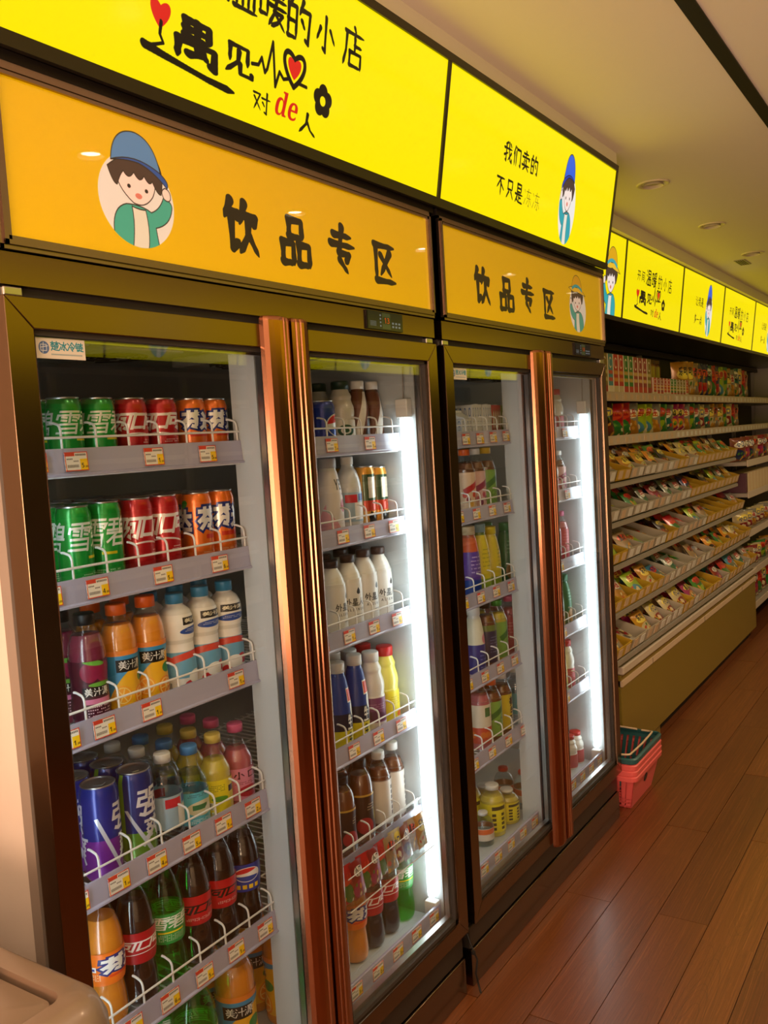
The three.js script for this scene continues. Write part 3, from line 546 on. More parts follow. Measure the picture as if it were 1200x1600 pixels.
const twice = (c, w, f) => { for (const k of [0.25, 0.75]) { c.save(); c.translate(w * k, 0); f(c); c.restore(); } };   // the print repeats on both faces
const bars = (c, x, y, w, h, col = '#222') => { c.fillStyle = '#f4f4f0'; c.fillRect(x - 4, y - 4, w + 8, h + 8); c.fillStyle = col; for (let i = 0; i < w; i += 5) c.fillRect(x + i, y, i % 3 ? 2 : 3, h); };
const lines = (c, x, y, n, w, col, g = 9) => { c.fillStyle = col; for (let i = 0; i < n; i++) for (let k = 0; k < w; k += 9) if ((k * 7 + i * 5) % 11 > 1) c.fillRect(x + k, y + i * g, 6, 5); };
const fillAll = (c, w, h, col) => { c.fillStyle = col; c.fillRect(0, 0, w, h); };
const WHITECAP = plas('#e4e2dc'), REDCAP = plas('#c01c1c'), ORCAP = plas('#e2601c'), BLUECAP = plas('#3a86b4'), YELCAP = plas('#d8c060'), PINKCAP = plas('#d06088'), BROWNCAP = plas('#4a3026'), BLACKCAP = plas('#1a1614'), LIMECAP = plas('#3f9a3a'), DGREEN = plas('#1e3a2a');
const globe = (c, x, y, r) => { c.save(); c.beginPath(); c.arc(x, y, r, 0, 7); c.clip(); c.fillStyle = '#f2f0ee'; c.fillRect(x - r, y - r, 2 * r, 2 * r); c.fillStyle = '#d4242a'; c.beginPath(); c.moveTo(x - r, y - r * 0.1); c.quadraticCurveTo(x, y - r * 0.2, x + r, y - r * 0.75); c.lineTo(x + r, y - 2 * r); c.lineTo(x - r, y - 2 * r); c.fill(); c.fillStyle = '#1c46a8'; c.beginPath(); c.moveTo(x - r, y + r * 0.25); c.quadraticCurveTo(x + r * 0.2, y + r * 0.1, x + r, y + r * 0.35); c.lineTo(x + r, y + 2 * r); c.lineTo(x - r, y + 2 * r); c.fill(); c.restore(); c.strokeStyle = '#f2f0ee'; c.lineWidth = r * 0.1; c.beginPath(); c.arc(x, y, r, 0, 7); c.stroke(); };
const fruit = (c, x, y, r, a, b) => { c.fillStyle = a; c.beginPath(); c.arc(x, y, r, 0, 7); c.fill(); c.strokeStyle = b; c.lineWidth = r * 0.12; c.beginPath(); c.arc(x, y, r * 0.78, 0, 7); for (let k = 0; k < 6; k++) { c.moveTo(x, y); c.lineTo(x + Math.cos(k) * r * 0.75, y + Math.sin(k) * r * 0.75); } c.stroke(); };
const orangeWord = (c, x, y, s) => { write(c, '芬', x, y, s, { w: 0.19, color: '#f4f2ee', outline: '#1a2a7a', plain: true, slant: 0.1 }); write(c, '达', x + s * 0.95, y + s * 0.08, s, { w: 0.19, color: '#f4f2ee', outline: '#1a2a7a', plain: true, slant: 0.1 }); };
const P = {                                                   // prints
  limeCan: metalLab((c, w, h) => { fillAll(c, w, h, '#0f9a34'); twice(c, w, (c) => { write(c, '雪碧', -126, 60, 132, { w: 0.085, color: '#f0f4ec', plain: true, slant: 0.22, dx: 120 }); c.fillStyle = '#e6d21c'; c.fillRect(-30, 212, 74, 12); lines(c, -70, 290, 4, 120, '#d6ecc8'); }); }),
  colaCan: metalLab((c, w, h) => { fillAll(c, w, h, '#b80f1c'); twice(c, w, (c) => { write(c, '可口可乐', -170, 70, 112, { w: 0.14, color: '#f2ecea', plain: true, slant: 0.3, dx: 84 }); c.strokeStyle = '#f2ecea'; c.lineWidth = 8; c.beginPath(); c.moveTo(-120, 204); c.quadraticCurveTo(-40, 182, 50, 214); c.stroke(); lines(c, -20, 234, 2, 100, '#f2d8d4', 12); }); }),
  orangeCan: metalLab((c, w, h) => { fillAll(c, w, h, '#f0761c'); twice(c, w, (c) => { orangeWord(c, -100, 66, 112); c.fillStyle = '#3d9a34'; c.beginPath(); c.ellipse(76, 50, 26, 18, -0.5, 0, 7); c.fill(); c.fillStyle = '#d8331c'; c.fillRect(-60, 204, 110, 22); lines(c, -90, 290, 5, 150, '#ffd2a0'); }); }),
  purpleCan: metalLab((c, w, h) => { fillAll(c, w, h, '#1c2e8e'); c.fillStyle = '#7c2a9a'; c.fillRect(0, 210, w, 174); twice(c, w, (c) => { c.fillStyle = '#d8dce8'; c.beginPath(); c.moveTo(-120, 120); c.lineTo(-104, 116); c.lineTo(10, 384); c.lineTo(-8, 384); c.fill(); write(c, '强', -50, 60, 130, { w: 0.11, color: '#f0eef4', plain: true, slant: 0.15 }); write(c, '爽', -30, 186, 130, { w: 0.1, color: '#f0eef4', plain: true, slant: 0.15 }); }); }),
  limeAleCan: metalLab((c, w, h) => { fillAll(c, w, h, '#22327c'); c.fillStyle = '#6a9a2a'; c.fillRect(0, 250, w, 134); twice(c, w, (c) => { c.fillStyle = '#8ab83a'; c.fillRect(-112, 0, 22, 384); c.fillStyle = '#d8dce8'; c.beginPath(); c.moveTo(-90, 150); c.lineTo(-74, 150); c.lineTo(60, 384); c.lineTo(38, 384); c.fill(); write(c, '强', -40, 60, 130, { w: 0.11, color: '#f0eef4', plain: true, slant: 0.15 }); write(c, '爽', -20, 186, 130, { w: 0.1, color: '#f0eef4', plain: true, slant: 0.15 }); }); }),
  blueCan: metalLab((c, w, h) => { fillAll(c, w, h, '#14329a'); twice(c, w, (c) => globe(c, 0, 180, 84)); }),
  teaCan: metalLab((c, w, h) => { fillAll(c, w, h, '#d8962a'); twice(c, w, (c) => { c.fillStyle = '#2f4a2a'; c.fillRect(-90, 40, 180, 150); c.fillStyle = '#e8d8c0'; c.fillRect(-46, 56, 92, 120); c.fillStyle = '#c83a1c'; c.fillRect(-90, 190, 180, 60); write(c, '鲜', -52, 254, 104, { w: 0.16, color: '#1a1408', plain: true }); }); }),
  cola: lab((c, w, h) => { fillAll(c, w, h, '#b4101e'); twice(c, w, (c) => { write(c, '可口可乐', -150, 60, 90, { w: 0.13, color: '#f4eeec', plain: true, slant: 0.3, dx: 72 }); c.strokeStyle = '#f4eeec'; c.lineWidth = 7; c.beginPath(); c.moveTo(-120, 180); c.quadraticCurveTo(0, 150, 120, 190); c.stroke(); bars(c, 136, 60, 50, 90); }); }),
  colaZero: lab((c, w, h) => { fillAll(c, w, h, '#c4141e'); twice(c, w, (c) => { write(c, '可口可乐', -150, 70, 90, { w: 0.13, color: '#120c0c', plain: true, slant: 0.3, dx: 72 }); lines(c, -110, 190, 3, 160, '#f0c8c0'); }); }),
  lime: lab((c, w, h) => { fillAll(c, w, h, '#1f9a3c'); twice(c, w, (c) => { write(c, '雪碧', -110, 20, 112, { w: 0.09, color: '#f0f6ec', plain: true, slant: 0.2, dx: 96 }); c.fillStyle = '#e8d420'; c.fillRect(-60, 150, 120, 14); lines(c, -60, 176, 5, 120, '#d8f0d0', 12); bars(c, 104, 40, 56, 90); }); }),
  orange: lab((c, w, h) => { fillAll(c, w, h, '#f57a16'); twice(c, w, (c) => { orangeWord(c, -70, 40, 120); c.fillStyle = '#e8491c'; c.fillRect(-40, 176, 130, 20); c.fillStyle = '#eef0f4'; c.fillRect(-128, 100, 38, 40); c.fillStyle = '#2a48a0'; c.fillRect(-122, 112, 26, 18); lines(c, -134, 160, 5, 60, '#ffe0c0', 11); }); }),
  blueCola: lab((c, w, h) => { fillAll(c, w, h, '#1c38a0'); twice(c, w, (c) => { globe(c, 0, 96, 64); c.fillStyle = '#f0c81c'; for (let i = 0; i < 4; i++) c.fillRect(-60 + i * 32, 190, 22, 40); }); }),
  pulp: lab((c, w, h) => { fillAll(c, w, h, '#3c8ec0'); c.fillStyle = '#e8842a'; c.fillRect(0, 0, w, 22); twice(c, w, (c) => { c.fillStyle = '#f0b41e'; c.beginPath(); c.moveTo(-128, 256); c.quadraticCurveTo(-60, 60, 128, 40); c.lineTo(128, 256); c.fill(); c.fillStyle = '#15100c'; c.fillRect(-72, 40, 130, 56); write(c, '美汁源', -62, 44, 46, { w: 0.09, color: '#f2efe8', dx: 40 }); fruit(c, -50, 200, 44, '#f5a31a', '#fbd27a'); fruit(c, 50, 214, 46, '#f08a16', '#fbd27a'); c.fillStyle = '#2f8a3c'; c.beginPath(); c.ellipse(70, 130, 34, 24, 0, 0, 7); c.fill(); }); }),
  berry: lab((c, w, h) => { fillAll(c, w, h, '#4c0f22'); twice(c, w, (c) => { c.fillStyle = '#8e1d40'; c.beginPath(); c.arc(-30, 50, 44, 0, 7); c.arc(40, 54, 46, 0, 7); c.fill(); c.fillStyle = '#6aa83a'; c.beginPath(); c.ellipse(-10, 8, 50, 12, 0.2, 0, 7); c.ellipse(20, 106, 60, 10, 0, 0, 7); c.fill(); c.fillStyle = '#120a0c'; c.fillRect(-70, 116, 140, 42); write(c, '美汁源', -60, 118, 40, { w: 0.12, color: '#f2efe8', dx: 40 }); c.fillStyle = '#d878a0'; c.fillRect(-66, 168, 130, 22); lines(c, -50, 200, 4, 100, '#e8c8d0', 13); }); }),
  milkLab: lab((c, w, h) => { fillAll(c, w, h, '#6aa8cc'); c.fillStyle = '#ece8e2'; c.fillRect(0, 170, w, 86); twice(c, w, (c) => { c.fillStyle = '#ece8e2'; c.fillRect(-128, 0, 256, 40); c.fillStyle = '#d84a38'; c.beginPath(); c.moveTo(-128, 60); c.quadraticCurveTo(0, 20, 128, 66); c.lineTo(128, 100); c.quadraticCurveTo(0, 50, -128, 96); c.fill(); c.fillStyle = '#cf2a30'; c.beginPath(); c.ellipse(40, 160, 34, 26, 0.4, 0, 7); c.ellipse(-50, 210, 30, 26, 0, 0, 7); c.fill(); c.fillStyle = '#f4f2ec'; c.beginPath(); c.ellipse(-10, 170, 44, 34, 0, 0, 7); c.fill(); bars(c, 80, 190, 36, 44); }); }),
  milkTop: lab((c, w, h) => { fillAll(c, w, h, '#ece7dd'); twice(c, w, (c) => { c.fillStyle = '#17120e'; c.fillRect(-66, 30, 130, 78); write(c, '美汁源', -58, 44, 46, { w: 0.13, color: '#f2e8c8', dx: 40 }); c.fillStyle = '#2a4a9a'; c.beginPath(); c.ellipse(0, 168, 84, 40, -0.1, 0, 7); c.fill(); lines(c, -56, 154, 2, 110, '#f0eef4', 16); }); }, 512, 256),
  waterLab: lab((c, w, h) => { fillAll(c, w, h, '#9cb4c4'); twice(c, w, (c) => { c.fillStyle = '#c42a34'; c.fillRect(-70, 20, 80, 70); c.fillStyle = '#e6e2dc'; c.fillRect(-10, 90, 100, 150); c.fillStyle = '#2a50a0'; c.fillRect(20, 16, 90, 60); }); }),
  blueLab: lab((c, w, h) => { fillAll(c, w, h, '#58b4c8'); twice(c, w, (c) => { lines(c, -80, 16, 2, 160, '#1c4a60', 14); c.fillStyle = '#dcd4b0'; c.beginPath(); c.ellipse(0, 130, 90, 60, 0, 0, 7); c.fill(); c.fillStyle = '#3a7a4a'; c.fillRect(-60, 100, 80, 40); c.fillStyle = '#e8e4da'; c.beginPath(); c.arc(40, 150, 36, 0, 7); c.fill(); lines(c, -70, 214, 3, 150, '#f0f4f4', 12); }); }),
  lemonLab: lab((c, w, h) => { fillAll(c, w, h, '#ecd82a'); twice(c, w, (c) => { c.fillStyle = '#5a9a2a'; c.beginPath(); c.ellipse(0, 150, 44, 22, 0, 0, 7); c.fill(); lines(c, -50, 40, 4, 80, '#4a6a1a', 14); c.fillStyle = '#333'; c.fillRect(50, 60, 40, 50); bars(c, -100, 180, 60, 50); }); }),
  pinkLab: lab((c, w, h) => { fillAll(c, w, h, '#e08aa4'); twice(c, w, (c) => { write(c, '小口', -70, 20, 70, { w: 0.12, color: '#4a2028', dx: 74 }); lines(c, -60, 110, 2, 120, '#7a3040', 14); c.fillStyle = '#c0283a'; c.beginPath(); c.ellipse(20, 190, 70, 46, 0, 0, 7); c.fill(); c.fillStyle = '#7a1424'; c.fillRect(-30, 180, 90, 16); }); }),
  whiteBottle: lab((c, w, h) => { fillAll(c, w, h, '#ddd8d0'); twice(c, w, (c) => { c.fillStyle = '#2a2624'; c.beginPath(); c.moveTo(6, 30); c.quadraticCurveTo(-22, 66, 6, 70); c.quadraticCurveTo(32, 66, 6, 30); c.fill(); write(c, '外星人电', -90, 92, 46, { w: 0.11, color: '#2a2624', plain: true, dx: 46 }); c.font = 'bold 22px sans-serif'; c.fillStyle = '#3a3634'; c.textAlign = 'center'; c.fillText('A L I E N E R G Y', 4, 166); lines(c, -30, 186, 2, 60, '#5a5450', 14); }); }),
  coffeeWhite: lab((c, w, h) => { fillAll(c, w, h, '#d8d2c4'); twice(c, w, (c) => { c.fillStyle = '#20553a'; c.beginPath(); c.arc(0, 96, 54, 0, 7); c.fill(); c.fillStyle = '#e8e4d8'; c.beginPath(); c.arc(0, 96, 34, 0, 7); c.fill(); c.fillStyle = '#20553a'; c.beginPath(); c.arc(0, 96, 20, 0, 7); c.fill(); lines(c, -50, 180, 3, 100, '#3a4a3a', 16); }); }),
  coffee: lab((c, w, h) => { fillAll(c, w, h, '#6a3a26'); twice(c, w, (c) => { c.fillStyle = '#e0d8cc'; c.beginPath(); c.moveTo(-100, 256); c.lineTo(40, 0); c.lineTo(90, 0); c.lineTo(-30, 256); c.fill(); c.fillStyle = '#2a1610'; c.beginPath(); c.moveTo(-10, 256); c.lineTo(110, 20); c.lineTo(128, 60); c.lineTo(50, 256); c.fill(); lines(c, -40, 200, 3, 110, '#d8c8b4', 14); }); }),
  yes: lab((c, w, h) => { fillAll(c, w, h, '#dcd2cc'); twice(c, w, (c) => { c.fillStyle = '#332c2c'; c.font = 'bold 56px sans-serif'; c.textAlign = 'center'; c.fillText("YE'S", -10, 70); lines(c, -20, 84, 1, 80, '#5a5050'); c.fillStyle = '#c05a68'; c.beginPath(); c.arc(-10, 130, 24, 0, 7); c.fill(); c.fillStyle = '#e2a0ac'; c.beginPath(); c.moveTo(-128, 150); c.quadraticCurveTo(-40, 190, -20, 256); c.lineTo(-128, 256); c.fill(); c.beginPath(); c.moveTo(128, 120); c.quadraticCurveTo(60, 180, 50, 256); c.lineTo(128, 256); c.fill(); }); }),
  cocoBlue: lab((c, w, h) => { fillAll(c, w, h, '#123a8e'); c.fillStyle = '#0d1830'; c.fillRect(0, 130, w, 60); c.fillStyle = '#d8c81e'; c.fillRect(0, 190, w, 66); twice(c, w, (c) => { c.fillStyle = '#d8432a'; c.fillRect(-44, 44, 88, 46); c.strokeStyle = '#f0e8d8'; c.lineWidth = 5; c.strokeRect(-44, 44, 88, 46); c.fillStyle = '#e8ece8'; c.beginPath(); c.arc(6, 116, 30, 0, 7); c.fill(); write(c, '生榨', -60, 134, 56, { w: 0.14, color: '#f2f2ee', dx: 58 }); write(c, '生榨', -60, 196, 50, { w: 0.13, color: '#1a2a10', dx: 58 }); }); }),
  purpleYog: lab((c, w, h) => { fillAll(c, w, h, '#7a3f6a'); c.fillStyle = '#d8ccd0'; c.fillRect(0, 200, w, 56); twice(c, w, (c) => { lines(c, -60, 50, 3, 120, '#c8a0b8', 18); c.fillStyle = '#56264a'; c.beginPath(); c.ellipse(0, 150, 70, 40, 0.2, 0, 7); c.fill(); }); }),
  yellowYog: lab((c, w, h) => { fillAll(c, w, h, '#e6d432'); twice(c, w, (c) => { lines(c, -60, 50, 4, 110, '#a08a1a', 18); c.fillStyle = '#e86a2a'; c.beginPath(); c.ellipse(40, 200, 50, 34, 0, 0, 7); c.fill(); }); }),
  teaDark: lab((c, w, h) => { fillAll(c, w, h, '#2a1814'); c.fillStyle = '#c8a040'; c.fillRect(0, 0, w, 12); twice(c, w, (c) => { c.fillStyle = '#c8b83a'; c.beginPath(); c.moveTo(50, 90); c.lineTo(96, 150); c.lineTo(40, 170); c.fill(); c.fillStyle = '#a82a30'; c.beginPath(); c.ellipse(-40, 190, 60, 50, 0, 0, 7); c.fill(); lines(c, -20, 60, 3, 60, '#d8c8a0', 16); }); }),
  teaWhite: lab((c, w, h) => { fillAll(c, w, h, '#d6ccc0'); c.fillStyle = '#8a7a70'; c.fillRect(0, 0, w, 6); c.fillRect(0, 250, w, 6); twice(c, w, (c) => { for (let i = 0; i < 6; i++) { c.fillStyle = '#4a3a34'; c.fillRect(-12, 40 + i * 30, 26, 22); } c.fillStyle = '#b83a2a'; c.fillRect(40, 150, 18, 26); }); }),
  greenTea: lab((c, w, h) => { fillAll(c, w, h, '#7ba84a'); twice(c, w, (c) => { c.save(); c.rotate(-0.5); c.fillStyle = '#2f6a2a'; c.fillRect(-110, 60, 180, 40); c.restore(); c.strokeStyle = '#3a5a1a'; c.lineWidth = 5; for (let i = 0; i < 6; i++) { c.beginPath(); c.arc(rr(-80, 80), 120 + i * 20, 16, 0, 5); c.stroke(); } }); }),
  redDrink: lab((c, w, h) => { fillAll(c, w, h, '#d8b898'); twice(c, w, (c) => { c.save(); c.rotate(-0.4); c.fillStyle = '#b8282a'; c.fillRect(-120, 70, 200, 40); c.restore(); for (let i = 0; i < 6; i++) { c.fillStyle = ['#c8402a', '#8a2a3a', '#d8a03a'][i % 3]; c.beginPath(); c.arc(-70 + i * 28, 150 + (i % 3) * 30, 18, 0, 7); c.fill(); } }); }),
  plumDrink: lab((c, w, h) => { fillAll(c, w, h, '#d0a8a0'); twice(c, w, (c) => { c.save(); c.rotate(-0.4); c.fillStyle = '#8a1c4a'; c.fillRect(-120, 70, 200, 40); c.restore(); for (let i = 0; i < 6; i++) { c.fillStyle = ['#7a2450', '#b03a5a'][i % 2]; c.beginPath(); c.arc(-70 + i * 28, 160 + (i % 3) * 26, 18, 0, 7); c.fill(); } }); }),
  purpleJuice: lab((c, w, h) => { fillAll(c, w, h, '#5a3a94'); c.fillStyle = '#1c3c8c'; c.fillRect(0, 180, w, 76); c.fillStyle = '#c85a30'; c.fillRect(0, 0, w, 60); twice(c, w, (c) => lines(c, -70, 80, 5, 140, '#d0c0e0', 16)); }),
  yellowJuice: lab((c, w, h) => { fillAll(c, w, h, '#d0bc2a'); twice(c, w, (c) => { lines(c, -60, 60, 5, 120, '#7a7a1a', 18); c.fillStyle = '#8aa02a'; c.fillRect(-128, 190, 256, 66); }); }),
  greenHerb: lab((c, w, h) => { fillAll(c, w, h, '#1f6a3c'); twice(c, w, (c) => { c.fillStyle = '#a87a3a'; c.beginPath(); c.ellipse(0, 190, 66, 46, 0, 0, 7); c.fill(); lines(c, -50, 40, 4, 100, '#a8d0b0', 18); }); }),
  milkBlue: lab((c, w, h) => { fillAll(c, w, h, '#d8d2ba'); c.fillStyle = '#26307a'; c.fillRect(0, 120, w, 136); twice(c, w, (c) => { c.fillStyle = '#c87a8a'; c.beginPath(); c.ellipse(20, 96, 40, 24, 0, 0, 7); c.fill(); lines(c, -50, 150, 5, 100, '#8a94c8', 18); }); }),
  darkBlue: lab((c, w, h) => { fillAll(c, w, h, '#2c2c4a'); twice(c, w, (c) => { c.fillStyle = '#6a7a3a'; c.fillRect(-128, 0, 256, 40); lines(c, -50, 80, 6, 100, '#8a90b0', 20); }); }),
  rosePack: lab((c, w, h) => { fillAll(c, w, h, '#b84a52'); twice(c, w, (c) => { c.fillStyle = '#8a2430'; c.fillRect(20, 0, 80, 256); lines(c, -80, 40, 6, 80, '#e8b0a8', 24); }); }),
  redWhite: lab((c, w, h) => { fillAll(c, w, h, '#d8c8b0'); c.fillStyle = '#c2422a'; c.fillRect(0, 150, w, 106); twice(c, w, (c) => { c.fillStyle = '#3a6a3a'; c.fillRect(-70, 20, 50, 60); lines(c, -10, 30, 6, 80, '#4a3a2a', 20); for (let i = 0; i < 6; i++) { c.fillStyle = '#d8702a'; c.beginPath(); c.arc(-90 + i * 36, 200, 22, 0, 7); c.fill(); } }); }),
  yellowPack: lab((c, w, h) => { fillAll(c, w, h, '#cdb42a'); twice(c, w, (c) => { write(c, '美', 30, 20, 76, { w: 0.16 }); write(c, '生', 30, 96, 76, { w: 0.16 }); write(c, '品', 30, 172, 76, { w: 0.14 }); }); }),
  lemonTea: lab((c, w, h) => { fillAll(c, w, h, '#e2d022'); twice(c, w, (c) => { c.fillStyle = '#2a2a14'; c.fillRect(-50, 20, 100, 34); for (let i = 0; i < 4; i++) { c.fillRect(-50, 84 + i * 42, 26, 26); c.fillRect(14, 84 + i * 42, 26, 26); } }); }),
  orangeWater: lab((c, w, h) => { fillAll(c, w, h, '#d8c8b8'); c.fillStyle = '#d8602a'; c.fillRect(0, 10, w, 110); twice(c, w, (c) => lines(c, -60, 150, 4, 120, '#5a4a40', 22)); }),
  cartonBlue: lab((c, w, h) => { fillAll(c, w, h, '#d8d6d0'); c.fillStyle = '#1c3c8a'; c.fillRect(0, 180, w, 76); for (const k of [0.12, 0.37, 0.62, 0.87]) { c.strokeStyle = '#2a5aa0'; c.lineWidth = 9; c.beginPath(); c.arc(w * k, 50, 26, 0, 7); c.stroke(); lines(c, w * k - 40, 110, 3, 80, '#6a707a', 18); } }),
  cartonRed: lab((c, w, h) => { fillAll(c, w, h, '#b02a26'); for (const k of [0.12, 0.37, 0.62, 0.87]) { c.fillStyle = '#d8d0a8'; c.beginPath(); c.ellipse(w * k, 100, 44, 66, 0.4, 0, 7); c.fill(); c.strokeStyle = '#5a7a2a'; c.lineWidth = 8; c.stroke(); } }),
  cartonGreen: lab((c, w, h) => { fillAll(c, w, h, '#7a9a2a'); for (const k of [0.12, 0.37, 0.62, 0.87]) { c.fillStyle = '#d0d0a8'; c.beginPath(); c.ellipse(w * k, 100, 44, 66, 0.4, 0, 7); c.fill(); c.strokeStyle = '#3f6a1e'; c.lineWidth = 10; c.stroke(); } }),
};
const CANLID = phy({ color: lin(0.62, 0.62, 0.62), metalness: 1, roughness: 0.3 });
